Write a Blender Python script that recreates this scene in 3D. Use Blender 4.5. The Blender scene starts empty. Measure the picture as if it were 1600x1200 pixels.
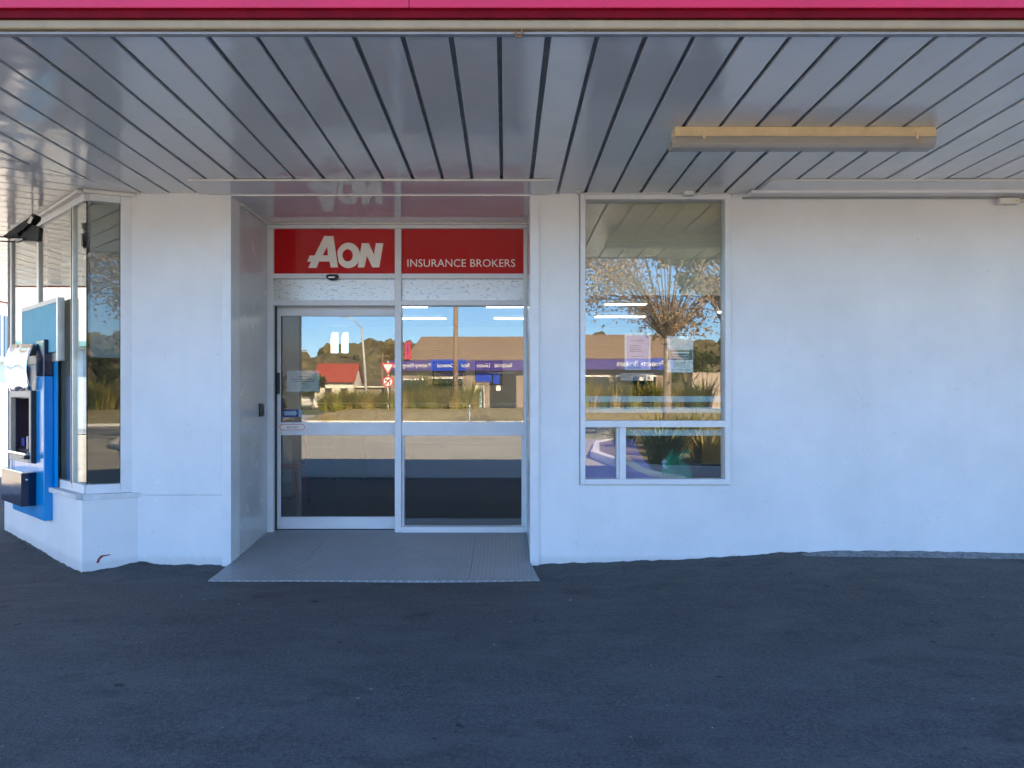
import bpy, bmesh, math, random
from mathutils import Vector, Matrix
R = math.radians
random.seed(7)
sc = bpy.context.scene
COL = sc.collection

# ------------------------------------------------------------------ camera, sky, sun, exposure
cam_d = bpy.data.cameras.new('camera'); cam = bpy.data.objects.new('camera', cam_d); COL.objects.link(cam)
cam.location = (0, 0, 1.36); cam.rotation_euler = (R(90), 0, 0)
cam_d.sensor_width = 36; cam_d.lens = 36*1216.7/1600
cam_d.shift_x = 11/1600; cam_d.shift_y = 26/1600
cam_d.clip_start = 0.05; cam_d.clip_end = 3000
sc.camera = cam

SUN_EL, SUN_AZ = R(31), R(20)          # the sun stands behind the building, a little to the right
world = bpy.data.worlds.new('World'); sc.world = world; world.use_nodes = True
wn = world.node_tree.nodes; wl = world.node_tree.links
for n in list(wn): wn.remove(n)
wo = wn.new('ShaderNodeOutputWorld'); wb = wn.new('ShaderNodeBackground'); ws = wn.new('ShaderNodeTexSky')
ws.sky_type = 'NISHITA'; ws.sun_disc = False; ws.sun_elevation = SUN_EL; ws.sun_rotation = SUN_AZ
ws.air_density = 1.0; ws.dust_density = 0.0; ws.ozone_density = 8.0
wb.inputs[1].default_value = 0.088
wl.new(ws.outputs[0], wb.inputs[0]); wl.new(wb.outputs[0], wo.inputs[0])
sun_d = bpy.data.lights.new('sun', 'SUN'); sun = bpy.data.objects.new('sun', sun_d); COL.objects.link(sun)
sun_d.energy = 5.0; sun_d.angle = R(0.5); sun_d.color = (1.0, 0.77, 0.50)
S = Vector((math.sin(SUN_AZ)*math.cos(SUN_EL), math.cos(SUN_AZ)*math.cos(SUN_EL), math.sin(SUN_EL)))
sun.rotation_euler = S.to_track_quat('Z', 'Y').to_euler(); sun.location = (8, 20, 20)
sc.view_settings.view_transform = 'Standard'; sc.view_settings.look = 'None'
sc.view_settings.exposure = 2.84; sc.view_settings.gamma = 1.0; sc.view_settings.use_curve_mapping = False
sc.render.engine = 'CYCLES'
cy = sc.cycles
cy.use_denoising = True
try: cy.denoiser = 'OPENIMAGEDENOISE'
except Exception: pass
cy.max_bounces = 7; cy.diffuse_bounces = 3; cy.glossy_bounces = 4; cy.transparent_max_bounces = 16
cy.sample_clamp_indirect = 12; cy.caustics_reflective = False; cy.caustics_refractive = False

# ------------------------------------------------------------------ materials
class NT:
    def __init__(s, name):
        s.m = bpy.data.materials.new(name); s.m.use_nodes = True
        s.t = s.m.node_tree; s.n = s.t.nodes; s.l = s.t.links
        s.b = s.n['Principled BSDF']; s.out = s.n['Material Output']
        s._co = None
    def co(s):
        if s._co is None:
            g = s.n.new('ShaderNodeNewGeometry'); s._co = g.outputs['Position']
        return s._co
    def mapped(s, scale=(1, 1, 1), rot=(0, 0, 0)):
        mp = s.n.new('ShaderNodeMapping'); mp.inputs['Scale'].default_value = scale; mp.inputs['Rotation'].default_value = rot
        s.l.new(s.co(), mp.inputs['Vector']); return mp.outputs[0]
    def noise(s, scale, detail=4, rough=.6, vec=None):
        n = s.n.new('ShaderNodeTexNoise'); n.inputs['Scale'].default_value = scale
        n.inputs['Detail'].default_value = detail; n.inputs['Roughness'].default_value = rough
        s.l.new(vec if vec is not None else s.co(), n.inputs['Vector']); return n.outputs['Fac']
    def ramp(s, fac, stops):
        r = s.n.new('ShaderNodeValToRGB'); e = r.color_ramp.elements
        while len(e) < len(stops): e.new(0.5)
        for i, (p, c) in enumerate(stops):
            e[i].position = p; e[i].color = (*c, 1) if len(c) == 3 else c
        s.l.new(fac, r.inputs[0]); return r.outputs[0]
    def mix(s, fac, a, b, mode='MIX'):
        m = s.n.new('ShaderNodeMix'); m.data_type = 'RGBA'; m.blend_type = mode
        if hasattr(fac, 'is_linked'): s.l.new(fac, m.inputs[0])
        else: m.inputs[0].default_value = fac
        for v, k in ((a, 6), (b, 7)):
            if hasattr(v, 'is_linked'): s.l.new(v, m.inputs[k])
            else: m.inputs[k].default_value = (*v, 1)
        return m.outputs[2]
    def math(s, op, a, b=0.0):
        m = s.n.new('ShaderNodeMath'); m.operation = op
        for v, k in ((a, 0), (b, 1)):
            if hasattr(v, 'is_linked'): s.l.new(v, m.inputs[k])
            else: m.inputs[k].default_value = v
        return m.outputs[0]
    def color(s, c): 
        if hasattr(c, 'is_linked'): s.l.new(c, s.b.inputs['Base Color'])
        else: s.b.inputs['Base Color'].default_value = (*c, 1)
        return s
    def rough(s, r):
        if hasattr(r, 'is_linked'): s.l.new(r, s.b.inputs['Roughness'])
        else: s.b.inputs['Roughness'].default_value = r
        return s
    def bump(s, h, strength=.3, dist=.01):
        b = s.n.new('ShaderNodeBump'); b.inputs['Strength'].default_value = strength; b.inputs['Distance'].default_value = dist
        s.l.new(h, b.inputs['Height']); s.l.new(b.outputs[0], s.b.inputs['Normal']); return s

def simple(name, c, rough=.5, var=.12, scale=6, metal=0, spec=None, bump=0):
    t = NT(name)
    f = t.noise(scale, 5, .65)
    lo = tuple(x*(1-var) for x in c); hi = tuple(min(1, x*(1+var)) for x in c)
    t.color(t.ramp(f, [(.3, lo), (.7, hi)])).rough(rough)
    t.b.inputs['Metallic'].default_value = metal
    if spec is not None: t.b.inputs['Specular IOR Level'].default_value = spec
    if bump: t.bump(t.noise(scale*8, 4), bump, .004)
    return t.m

def wall_mat():
    t = NT('painted_plaster')
    f = t.noise(1.3, 6, .6); g = t.noise(14, 5, .7)
    streak = t.noise(1.0, 5, .65, t.mapped((9, 9, .7)))
    c = t.mix(t.ramp(f, [(.3, (0, 0, 0)), (.7, (1, 1, 1))]), (.73, .735, .735), (.84, .84, .835))
    c = t.mix(t.ramp(streak, [(.5, (0, 0, 0)), (.85, (.14, .14, .14))]), c, (.62, .645, .66))
    spots = t.noise(46, 2, .5)
    c = t.mix(t.ramp(spots, [(.755, (0, 0, 0)), (.79, (.75, .75, .75))]), c, (.33, .31, .28))
    scuff = t.noise(5.5, 6, .7, t.mapped((1, 1, 2.2)))
    c = t.mix(t.ramp(scuff, [(.68, (0, 0, 0)), (.75, (.4, .4, .4))]), c, (.50, .52, .53))
    # splashed dirt along the foot of the wall
    sep = t.n.new('ShaderNodeSeparateXYZ'); t.l.new(t.co(), sep.inputs[0])
    hgt = t.math('ADD', sep.outputs[2], t.math('MULTIPLY', t.noise(16, 6, .8), -.10))
    c = t.mix(t.ramp(hgt, [(.0, (.3, .3, .3)), (.045, (0, 0, 0))]), c, (.42, .40, .37))
    vor = t.n.new('ShaderNodeTexVoronoi'); vor.feature = 'DISTANCE_TO_EDGE'; vor.inputs['Scale'].default_value = .8
    wv = t.n.new('ShaderNodeVectorMath'); wv.operation = 'ADD'; nz = t.n.new('ShaderNodeTexNoise'); nz.inputs['Scale'].default_value = 3.0; nz.inputs['Detail'].default_value = 5
    t.l.new(t.co(), nz.inputs['Vector']); t.l.new(t.co(), wv.inputs[0]); t.l.new(nz.outputs['Color'], wv.inputs[1]); t.l.new(wv.outputs[0], vor.inputs['Vector'])
    crk = t.math('MULTIPLY', t.ramp(vor.outputs['Distance'], [(.0, (.2, .2, .2)), (.003, (0, 0, 0))]), t.ramp(t.noise(.9, 2), [(.52, (0, 0, 0)), (.60, (1, 1, 1))]))
    c = t.mix(crk, c, (.40, .40, .40))
    t.color(c).rough(.55)
    h = t.math('ADD', t.noise(60, 5, .65, t.mapped((1, 1, 1.8))), t.math('MULTIPLY', t.noise(7, 3, .5), 1.0))
    t.bump(h, .55, .007)
    return t.m

def gloss_mat(name, c, rough=.16, wav=.10, spec=.5, scratch=True, rnd=False):
    t = NT(name)
    f = t.noise(2.5, 5, .6)
    lo = tuple(x*.93 for x in c); hi = tuple(min(1, x*1.05) for x in c)
    col = t.ramp(f, [(.3, lo), (.7, hi)])
    scr = t.noise(2, 6, .75, t.mapped((16, 3, 3), (0, 0, .3)))
    if scratch: col = t.mix(t.ramp(scr, [(.70, (0, 0, 0)), (.76, (.35, .35, .35))]), col, tuple(min(1, x*1.25) for x in c))
    if rnd:
        oi = t.n.new('ShaderNodeObjectInfo'); col = t.mix(oi.outputs['Random'], col, tuple(x*.86 for x in c))
        st = t.noise(1.1, 6, .7, t.mapped((3, .8, 1))); col = t.mix(t.ramp(st, [(.56, (0, 0, 0)), (.8, (.45, .45, .45))]), col, (c[0]*.70, c[1]*.66, c[2]*.58))
    t.color(col)
    t.rough(t.ramp(t.noise(7, 5, .7), [(.3, (rough*.75,)*3), (.75, (rough*1.6,)*3)]))
    t.b.inputs['Specular IOR Level'].default_value = spec
    h = t.math('ADD', t.math('MULTIPLY', t.noise(2.2, 2, .5), 1.0), t.math('MULTIPLY', t.noise(30, 3, .6, t.mapped((1, .25, 1))), .05))
    t.bump(h, wav, .05)
    return t.m

def asphalt_mat(name, base=.05, warm=0.0, patch=True):
    t = NT(name)
    big = t.noise(.55, 4, .6, t.mapped((.6, 1.3, 1))); mid = t.noise(3.2, 4, .7); fine = t.noise(150, 2, .7); grain = t.noise(48, 3, .75)
    a = base*.66; b = base*1.42
    c = t.mix(t.ramp(big, [(.32, (0, 0, 0)), (.68, (1, 1, 1))]), (a, a, a*(1.02-warm)), (b, b, b*(1.0-warm)))
    c = t.mix(t.ramp(mid, [(.38, (0, 0, 0)), (.70, (.6, .6, .6))]), c, (base*1.4, base*1.38, base*1.32))
    c = t.mix(t.ramp(grain, [(.50, (0, 0, 0)), (.72, (.9, .9, .9))]), c, (base*1.9, base*1.87, base*1.82))
    c = t.mix(t.ramp(grain, [(.30, (.9, .9, .9)), (.48, (0, 0, 0))]), c, (base*.45, base*.45, base*.46))
    c = t.mix(t.ramp(fine, [(.52, (0, 0, 0)), (.70, (.9, .9, .9))]), c, (base*2.3, base*2.25, base*2.2))
    c = t.mix(t.ramp(fine, [(.30, (.9, .9, .9)), (.44, (0, 0, 0))]), c, (base*.4, base*.4, base*.4))
    if patch:
        dust = t.noise(1.5, 6, .75, t.mapped((1, 2.0, 1)))
        c = t.mix(t.ramp(dust, [(.46, (0, 0, 0)), (.74, (.6, .6, .6))]), c, (.135, .133, .128))
        stain = t.noise(1.9, 5, .6, t.mapped((1, 1.5, 1), (0, 0, 1.0)))
        c = t.mix(t.ramp(stain, [(.26, (.75, .75, .75)), (.42, (0, 0, 0))]), c, (.026, .026, .027))
        scuff = t.noise(4, 6, .8, t.mapped((.5, 4.5, 1), (0, 0, .12)))
        c = t.mix(t.ramp(scuff, [(.665, (0, 0, 0)), (.72, (.5, .5, .5))]), c, (.21, .21, .20))
        chip = t.noise(17, 2, .5, t.mapped((1, 1.6, 1)))
        c = t.mix(t.ramp(chip, [(.755, (0, 0, 0)), (.78, (.8, .8, .8))]), c, (.36, .36, .35))
        gum = t.noise(9, 1, .4)
        c = t.mix(t.ramp(gum, [(.225, (.8, .8, .8)), (.25, (0, 0, 0))]), c, (.02, .02, .02))
        vor = t.n.new('ShaderNodeTexVoronoi'); vor.feature = 'DISTANCE_TO_EDGE'; vor.inputs['Scale'].default_value = .55
        wv = t.n.new('ShaderNodeVectorMath'); wv.operation = 'ADD'; nz = t.n.new('ShaderNodeTexNoise'); nz.inputs['Scale'].default_value = 2.5; nz.inputs['Detail'].default_value = 6
        t.l.new(t.co(), nz.inputs['Vector']); t.l.new(t.co(), wv.inputs[0]); t.l.new(nz.outputs['Color'], wv.inputs[1]); t.l.new(wv.outputs[0], vor.inputs['Vector'])
        crk = t.ramp(vor.outputs['Distance'], [(.0, (.55, .55, .55)), (.006, (0, 0, 0))])
        msk = t.ramp(t.noise(.8, 2), [(.50, (0, 0, 0)), (.60, (1, 1, 1))])
        c = t.mix(t.math('MULTIPLY', crk, msk), c, (.02, .02, .02))
    t.color(c).rough(.82)
    t.b.inputs['Specular IOR Level'].default_value = .35
    t.bump(t.math('ADD', fine, t.math('MULTIPLY', grain, 1.5)), .7, .008)
    return t.m

def glass_mat(name, r0=.055, tint=(.93, .96, .95), gr=0.0):
    t = NT(name); t.n.remove(t.b)
    lw = t.n.new('ShaderNodeLayerWeight'); lw.inputs['Blend'].default_value = .5
    p = t.math('POWER', lw.outputs['Facing'], 5.0)
    f = t.math('ADD', t.math('MULTIPLY', p, 1-r0), r0)
    tr = t.n.new('ShaderNodeBsdfTransparent'); tr.inputs[0].default_value = (*tint, 1)
    gl = t.n.new('ShaderNodeBsdfGlossy'); gl.inputs['Roughness'].default_value = gr; gl.inputs[0].default_value = (1, 1, 1, 1)
    mx = t.n.new('ShaderNodeMixShader')
    t.l.new(f, mx.inputs[0]); t.l.new(tr.outputs[0], mx.inputs[1]); t.l.new(gl.outputs[0], mx.inputs[2])
    t.l.new(mx.outputs[0], t.out.inputs[0])
    return t.m

def film_mat(name, c, alpha):
    t = NT(name)
    t.color(c).rough(.6); t.b.inputs['Alpha'].default_value = alpha
    return t.m

def emit_mat(name, c, s):
    t = NT(name); t.color((.8, .8, .8))
    t.b.inputs['Emission Color'].default_value = (*c, 1); t.b.inputs['Emission Strength'].default_value = s
    return t.m

def plate_mat():
    t = NT('tread_plate')
    mp = t.mapped((1, 1, 1), (0, 0, R(45)))
    def bars(rot, off):
        m = t.n.new('ShaderNodeMapping'); m.inputs['Rotation'].default_value = (0, 0, R(rot)); m.inputs['Location'].default_value = (off, off*.6, 0)
        t.l.new(t.co(), m.inputs[0]); s = t.n.new('ShaderNodeSeparateXYZ'); t.l.new(m.outputs[0], s.inputs[0])
        u = t.math('SUBTRACT', t.math('FRACT', t.math('MULTIPLY', s.outputs[0], 22.0)), .5)
        v = t.math('SUBTRACT', t.math('FRACT', t.math('MULTIPLY', s.outputs[1], 22.0)), .5)
        d = t.math('ADD', t.math('POWER', t.math('MULTIPLY', u, 6.0), 2.0), t.math('POWER', t.math('MULTIPLY', v, 2.2), 2.0))
        return t.math('LESS_THAN', d, 1.0)
    h = t.math('MAXIMUM', bars(45, 0), bars(-45, .0227))
    f = t.noise(2.0, 6, .7); g = t.noise(24, 4, .7)
    c = t.mix(f, (.18, .185, .19), (.36, .37, .38))
    c = t.mix(t.ramp(g, [(.45, (0, 0, 0)), (.75, (.45, .45, .45))]), c, (.20, .195, .19))
    c = t.mix(t.math('MULTIPLY', h, .35), c, (.55, .56, .57))
    t.color(c).rough(.5); t.b.inputs['Metallic'].default_value = .25
    t.bump(h, .6, .004)
    return t.m

def leaf_mat(name, c1, c2, scale=3, trans=.25):
    t = NT(name)
    f = t.noise(scale, 3, .6)
    c = t.ramp(f, [(.3, c1), (.7, c2)])
    t.color(c).rough(.55)
    t.b.inputs['Specular IOR Level'].default_value = .3
    tl = t.n.new('ShaderNodeBsdfTranslucent'); t.l.new(c, tl.inputs[0])
    mx = t.n.new('ShaderNodeMixShader'); mx.inputs[0].default_value = trans
    t.l.new(t.b.outputs[0], mx.inputs[1]); t.l.new(tl.outputs[0], mx.inputs[2]); t.l.new(mx.outputs[0], t.out.inputs[0])
    return t.m

M = {}
M['wall'] = wall_mat()
M['frame'] = simple('white_frame_paint', (.74, .75, .76), .35, .06, 5)
M['trim'] = simple('cream_trim_paint', (.74, .72, .66), .4, .10, 7, bump=.1)
M['sill'] = simple('weathered_sill_paint', (.66, .66, .65), .55, .18, 9, bump=.2)
M['ceil'] = gloss_mat('grey_gloss_soffit_paint', (.85, .84, .82), .11, .20, .8, rnd=True)
M['ceil2'] = gloss_mat('smooth_gloss_soffit_sheet', (.80, .78, .77), .045, .035, .9)
M['laminate'] = gloss_mat('white_laminate', (.60, .61, .62), .20, .03, .55, False)
M['groove'] = simple('dark_groove_backing', (.30, .30, .29), .8, .2, 10)
M['pink'] = simple('magenta_fascia_paint', (.66, .010, .055), .35, .10, 2)
M['maroon'] = simple('maroon_band_paint', (.17, .003, .010), .6, .2, 5, spec=.1)
M['beige'] = simple('beige_gutter_paint', (.36, .25, .13), .5, .14, 6, bump=.15)
M['bluegrey'] = simple('pale_grey_edge_paint', (.33, .33, .34), .5, .12, 8)
M['asphalt'] = asphalt_mat('footpath_asphalt', .063)
M['road'] = asphalt_mat('road_asphalt', .32, .20, False)
M['plate'] = plate_mat()
M['glass'] = glass_mat('window_glass', .088)
M['glass_bay'] = glass_mat('bay_glass', .038, (.90, .94, .93))
M['glass_frost'] = glass_mat('frosted_louvre_glass', .11, (.97, .97, .96), .30)
M['red'] = simple('red_acrylic', (.50, .004, .010), .07, .05, 2, spec=.2)
M['cream'] = simple('cream_lettering', (.88, .83, .76), .5, .05, 8)
def speck():
    t = NT('white_board_speckled'); c = t.mix(t.noise(4, 4), (.80, .83, .84), (.86, .88, .88))
    c = t.mix(t.ramp(t.noise(30, 3, .6, t.mapped((.7, 1, 2.0))), [(.57, (0, 0, 0)), (.62, (.9, .9, .9))]), c, (.30, .36, .37)); t.color(c).rough(.4); return t.m
M['board'] = speck()
M['black'] = simple('black_plastic', (.018, .018, .02), .35, .3, 12)
M['rubber'] = simple('black_rubber_seal', (.02, .02, .022), .7, .3, 12)
M['rust'] = simple('rusty_steel', (.30, .13, .05), .8, .6, 60, bump=.5)
M['fitting'] = simple('yellowed_enamel', (.80, .62, .36), .45, .12, 9, bump=.1)
M['diffuser'] = film_mat('clear_acrylic_diffuser', (.50, .45, .40), .52)
M['tube'] = simple('unlit_tube_glass', (.72, .68, .60), .3, .03, 4)
M['atm_blue'] = gloss_mat('cyan_blue_gloss', (.0, .30, .70), .14, .03, .5)
M['atm_navy'] = gloss_mat('navy_gloss', (.004, .016, .05), .08, .05, .55)
M['chrome'] = simple('polished_steel', (.80, .80, .80), .06, .05, 3, metal=1)
M['atm_beige'] = simple('beige_moulding', (.55, .47, .38), .45, .08, 8)
M['atm_dark'] = simple('dark_plum_screen_surround', (.035, .022, .035), .3, .2, 5)
M['screen'] = simple('dark_screen_glass', (.01, .012, .016), .05, .1, 3)
M['sky_panel'] = simple('pale_blue_panel', (.22, .54, .70), .7, .06, 5, spec=.1)
M['alu'] = simple('brushed_aluminium', (.62, .62, .60), .35, .10, 9, metal=.6)
M['paper'] = simple('white_paper', (.90, .90, .90), .6, .03, 6)
M['lilac'] = simple('lilac_print', (.62, .54, .80), .6, .12, 14)
M['pgrey'] = simple('grey_print', (.16, .19, .19), .6, .08, 10)
M['ink'] = simple('dark_ink', (.05, .05, .07), .6, .1, 10)
M['navyprint'] = simple('navy_sticker', (.01, .02, .22), .4, .1, 10)
M['bluegreyprint'] = simple('pale_blue_sticker', (.30, .42, .52), .5, .08, 10)
M['frost'] = film_mat('frosted_film', (.50, .66, .74), .82)
M['lilacfilm'] = film_mat('purple_print_film', (.30, .22, .50), .75)
M['palefilm'] = film_mat('pale_pink_print_film', (.66, .50, .42), .8)
M['sheet'] = film_mat('translucent_notice_sheet', (.70, .78, .84), .62)
M['fern'] = simple('green_fern_print', (.0, .30, .17), .5, .5, 40)
M['blind'] = simple('beige_roller_blind', (.55, .50, .40), .8, .06, 20)
M['blind_grey'] = simple('grey_blind', (.26, .26, .25), .8, .06, 20)
M['int_wall'] = simple('interior_wall_paint', (.62, .56, .48), .7, .05, 2)
M['int_ceil'] = simple('interior_ceiling_tile', (.60, .60, .58), .8, .05, 4)
M['carpet'] = simple('dark_carpet', (.02, .021, .026), .95, .3, 60)
M['desk'] = simple('grey_desk_laminate', (.20, .20, .21), .5, .06, 6)
M['desk_top'] = simple('pale_desk_top', (.55, .50, .44), .4, .06, 6)
M['green'] = simple('olive_green_fabric', (.16, .22, .09), .8, .1, 10)
M['redwood'] = simple('dark_red_stained_wood', (.20, .025, .02), .4, .2, 12)
M['lamp'] = emit_mat('lit_tube_panel', (1.0, .93, .85), 1.9)
M['monitor'] = simple('black_monitor', (.012, .014, .03), .2, .2, 5)
M['concrete'] = simple('kerb_concrete', (.30, .29, .26), .8, .2, 8, bump=.3)
M['roughmortar'] = simple('crumbling_mortar', (.20, .205, .21), .9, .5, 30, bump=.9)
M['paver'] = simple('brick_paver', (.22, .20, .19), .85, .25, 9, bump=.3)
M['soil'] = simple('dry_grass_soil', (.20, .17, .10), .95, .4, 6, bump=.6)
M['drygrass'] = simple('dry_mown_grass', (.25, .22, .13), .95, .55, 5, bump=.8)
M['terrain'] = simple('grassy_ground', (.10, .12, .05), .95, .35, .6, bump=.4)
M['hill'] = simple('wooded_hillside', (.11, .09, .045), .95, .5, .06)
M['wood_leaf'] = simple('distant_bush_foliage', (.095, .085, .038), .9, .6, .35, bump=.8)
M['flax'] = leaf_mat('flax_leaf', (.14, .17, .025), (.36, .33, .06))
M['flax_dark'] = leaf_mat('dark_flax_leaf', (.045, .09, .03), (.14, .20, .06))
M['tussock'] = leaf_mat('golden_tussock', (.30, .23, .07), (.48, .38, .12))
M['brown_leaf'] = leaf_mat('autumn_leaf', (.30, .19, .09), (.50, .37, .21), 5, .35)
M['green_leaf'] = leaf_mat('evergreen_leaf', (.03, .05, .015), (.09, .11, .03), 4)
M['bark'] = simple('grey_brown_bark', (.24, .19, .14), .9, .4, 14, bump=.8)
M['pole'] = simple('weathered_timber_pole', (.24, .17, .12), .85, .2, 9, bump=.3)
M['steel_pole'] = simple('galvanised_pole', (.42, .41, .39), .5, .1, 9)
M['rooftile'] = simple('brown_roof_tile', (.22, .16, .12), .8, .2, 3)
M['purple'] = simple('purple_sign_band', (.045, .03, .22), .4, .08, 4)
M['blue_sign'] = simple('royal_blue_sign', (.01, .05, .42), .4, .08, 4)
M['white'] = simple('white_paint', (.80, .80, .78), .5, .05, 4)
M['brick_wall'] = simple('brown_rendered_wall', (.27, .21, .17), .8, .15, 3)
M['dark_glass'] = simple('dark_shop_glass', (.03, .033, .035), .08, .3, 2)
M['redroof'] = simple('red_iron_roof', (.30, .05, .03), .6, .15, 3)
M['cream_wall'] = simple('cream_weatherboard', (.72, .66, .54), .7, .08, 3)
M['fence'] = simple('grey_timber_fence', (.40, .33, .27), .85, .18, 6)
M['sign_red'] = simple('red_reflective_sign', (.60, .015, .015), .4, .05, 6)
M['teal'] = simple('teal_paint', (.16, .42, .46), .5, .1, 4)
M['navy_wall'] = simple('navy_panel', (.02, .07, .14), .4, .15, 3)
M['palewall'] = simple('pale_blue_wall', (.45, .55, .68), .6, .08, 3)
M['orange'] = simple('orange_plastic', (.75, .20, .03), .5, .1, 5)
M['yellow'] = simple('yellow_label', (.75, .55, .05), .5, .05, 5)
M['scuff_red'] = simple('red_paint_scuff', (.25, .02, .02), .7, .5, 60)
M['filler'] = simple('white_filler_patch', (.82, .82, .80), .8, .08, 30, bump=.4)

# ------------------------------------------------------------------ mesh helpers
def tag(o, label=None, cat=None, group=None, kind=None):
    if label: o['label'] = label
    if cat: o['category'] = cat
    if group: o['group'] = group
    if kind: o['kind'] = kind
    return o
def thing(name, label, cat, loc=(0, 0, 0), group=None, kind=None):
    o = bpy.data.objects.new(name, None); o.empty_display_size = .1; COL.objects.link(o); o.location = loc
    return tag(o, label, cat, group, kind)
def link(o, parent=None):
    COL.objects.link(o)
    if parent is not None:
        o.parent = parent
        if parent.parent is None: o.matrix_parent_inverse = Matrix.Translation(-parent.location)
        # vertices are given in world coordinates; children of meshes follow the same rule
    return o
def mk(name, verts, faces, mat, parent=None, smooth=False, loc=(0, 0, 0)):
    me = bpy.data.meshes.new(name); me.from_pydata([tuple(v) for v in verts], [], faces); me.validate(); me.update()
    if isinstance(mat, (list, tuple)):
        for m in mat: me.materials.append(M[m])
    else: me.materials.append(M[mat])
    if smooth:
        for p in me.polygons: p.use_smooth = True
    o = bpy.data.objects.new(name, me); o.location = loc
    return link(o, parent)
def bev(o, w=.003, seg=2):
    b = o.modifiers.new('bevel', 'BEVEL'); b.width = w; b.segments = seg; b.limit_method = 'ANGLE'; b.angle_limit = R(40)
    return o
BOXF = [(0, 3, 2, 1), (4, 5, 6, 7), (0, 1, 5, 4), (1, 2, 6, 5), (2, 3, 7, 6), (3, 0, 4, 7)]
def boxv(x0, x1, y0, y1, z0, z1):
    return [(x0, y0, z0), (x1, y0, z0), (x1, y1, z0), (x0, y1, z0), (x0, y0, z1), (x1, y0, z1), (x1, y1, z1), (x0, y1, z1)]
def box(name, x0, x1, y0, y1, z0, z1, mat, parent=None, b=0):
    o = mk(name, boxv(x0, x1, y0, y1, z0, z1), BOXF, mat, parent)
    return bev(o, b) if b else o
class MB:
    def __init__(s): s.v = []; s.f = []
    def add(s, v, f):
        k = len(s.v); s.v += [tuple(p) for p in v]; s.f += [tuple(i+k for i in q) for q in f]; return s
    def box(s, *a): return s.add(boxv(*a), BOXF)
    def tube(s, pts, rad, n=8, cap=True):
        pts = [Vector(p) for p in pts]
        if not isinstance(rad, (list, tuple)): rad = [rad]*len(pts)
        rings = []
        for i, p in enumerate(pts):
            d = (pts[min(i+1, len(pts)-1)]-pts[max(i-1, 0)]).normalized()
            a = d.cross(Vector((0, 0, 1)) if abs(d.z) < .9 else Vector((1, 0, 0))).normalized(); b = d.cross(a)
            rings.append([p+(a*math.cos(2*math.pi*j/n)+b*math.sin(2*math.pi*j/n))*rad[i] for j in range(n)])
        v = [q for r in rings for q in r]; f = []
        for i in range(len(pts)-1):
            for j in range(n):
                f.append((i*n+j, i*n+(j+1) % n, (i+1)*n+(j+1) % n, (i+1)*n+j))
        if cap: f.append(tuple(range(n-1, -1, -1))); f.append(tuple((len(pts)-1)*n+j for j in range(n)))
        return s.add(v, f)
    def build(s, name, mat, parent=None, smooth=False): return mk(name, s.v, s.f, mat, parent, smooth)
def prism(name, poly, z0, z1, mat, parent=None, b=0):
    n = len(poly)
    v = [(x, y, z0) for x, y in poly]+[(x, y, z1) for x, y in poly]
    f = [tuple(range(n-1, -1, -1)), tuple(range(n, 2*n))]+[(i, (i+1) % n, n+(i+1) % n, n+i) for i in range(n)]
    o = mk(name, v, f, mat, parent)
    return bev(o, b) if b else o
def xz_prism(name, poly, y0, y1, mat, parent=None):        # outline in X,Z given thickness along Y
    n = len(poly)
    v = [(x, y0, z) for x, z in poly]+[(x, y1, z) for x, z in poly]
    f = [tuple(range(n)), tuple(range(2*n-1, n-1, -1))]+[(i, n+i, n+(i+1) % n, (i+1) % n) for i in range(n)]
    return mk(name, v, f, mat, parent)
def clip(poly, p, n):                                      # keep the side where (q-p).n >= 0
    out = []
    for i in range(len(poly)):
        a, b = poly[i], poly[(i+1) % len(poly)]
        da = (a[0]-p[0])*n[0]+(a[1]-p[1])*n[1]; db = (b[0]-p[0])*n[0]+(b[1]-p[1])*n[1]
        if da >= 0: out.append(a)
        if (da >= 0) != (db >= 0):
            t = da/(da-db); out.append((a[0]+(b[0]-a[0])*t, a[1]+(b[1]-a[1])*t))
    return out
def curve_mesh(splines, extrude, name, mat, place, parent=None):
    cu = bpy.data.curves.new(name, 'CURVE'); cu.dimensions = '2D'; cu.fill_mode = 'BOTH'; cu.extrude = extrude
    for pts in splines:
        sp = cu.splines.new('POLY'); sp.points.add(len(pts)-1); sp.use_cyclic_u = True
        for q, (x, y) in zip(sp.points, pts): q.co = (x, y, 0, 1)
    return bake(cu, name, mat, place, parent)
def text_mesh(body, size, name, mat, place, parent=None, extrude=.001, align='LEFT', width=None, shear=0, spacing=1.0, bold=0):
    cu = bpy.data.curves.new(name, 'FONT'); cu.body = body; cu.size = size; cu.extrude = extrude; cu.align_x = align
    cu.shear = shear; cu.space_character = spacing; cu.offset = bold; cu.resolution_u = 3
    return bake(cu, name, mat, place, parent, width)
def bake(cu, name, mat, place, parent, width=None):
    tmp = bpy.data.objects.new('tmp', cu); COL.objects.link(tmp)
    bpy.context.view_layer.update()
    dg = bpy.context.evaluated_depsgraph_get()
    me = bpy.data.meshes.new_from_object(tmp.evaluated_get(dg)); bpy.data.objects.remove(tmp)
    if width:
        xs = [v.co.x for v in me.vertices]; k = width/(max(xs)-min(xs)); x0 = min(xs)
        for v in me.vertices: v.co.x = (v.co.x-x0)*k
    me.transform(place); me.materials.clear(); me.materials.append(M[mat])
    for p in me.polygons: p.material_index = 0
    me.name = name
    return link(bpy.data.objects.new(name, me), parent)
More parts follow.
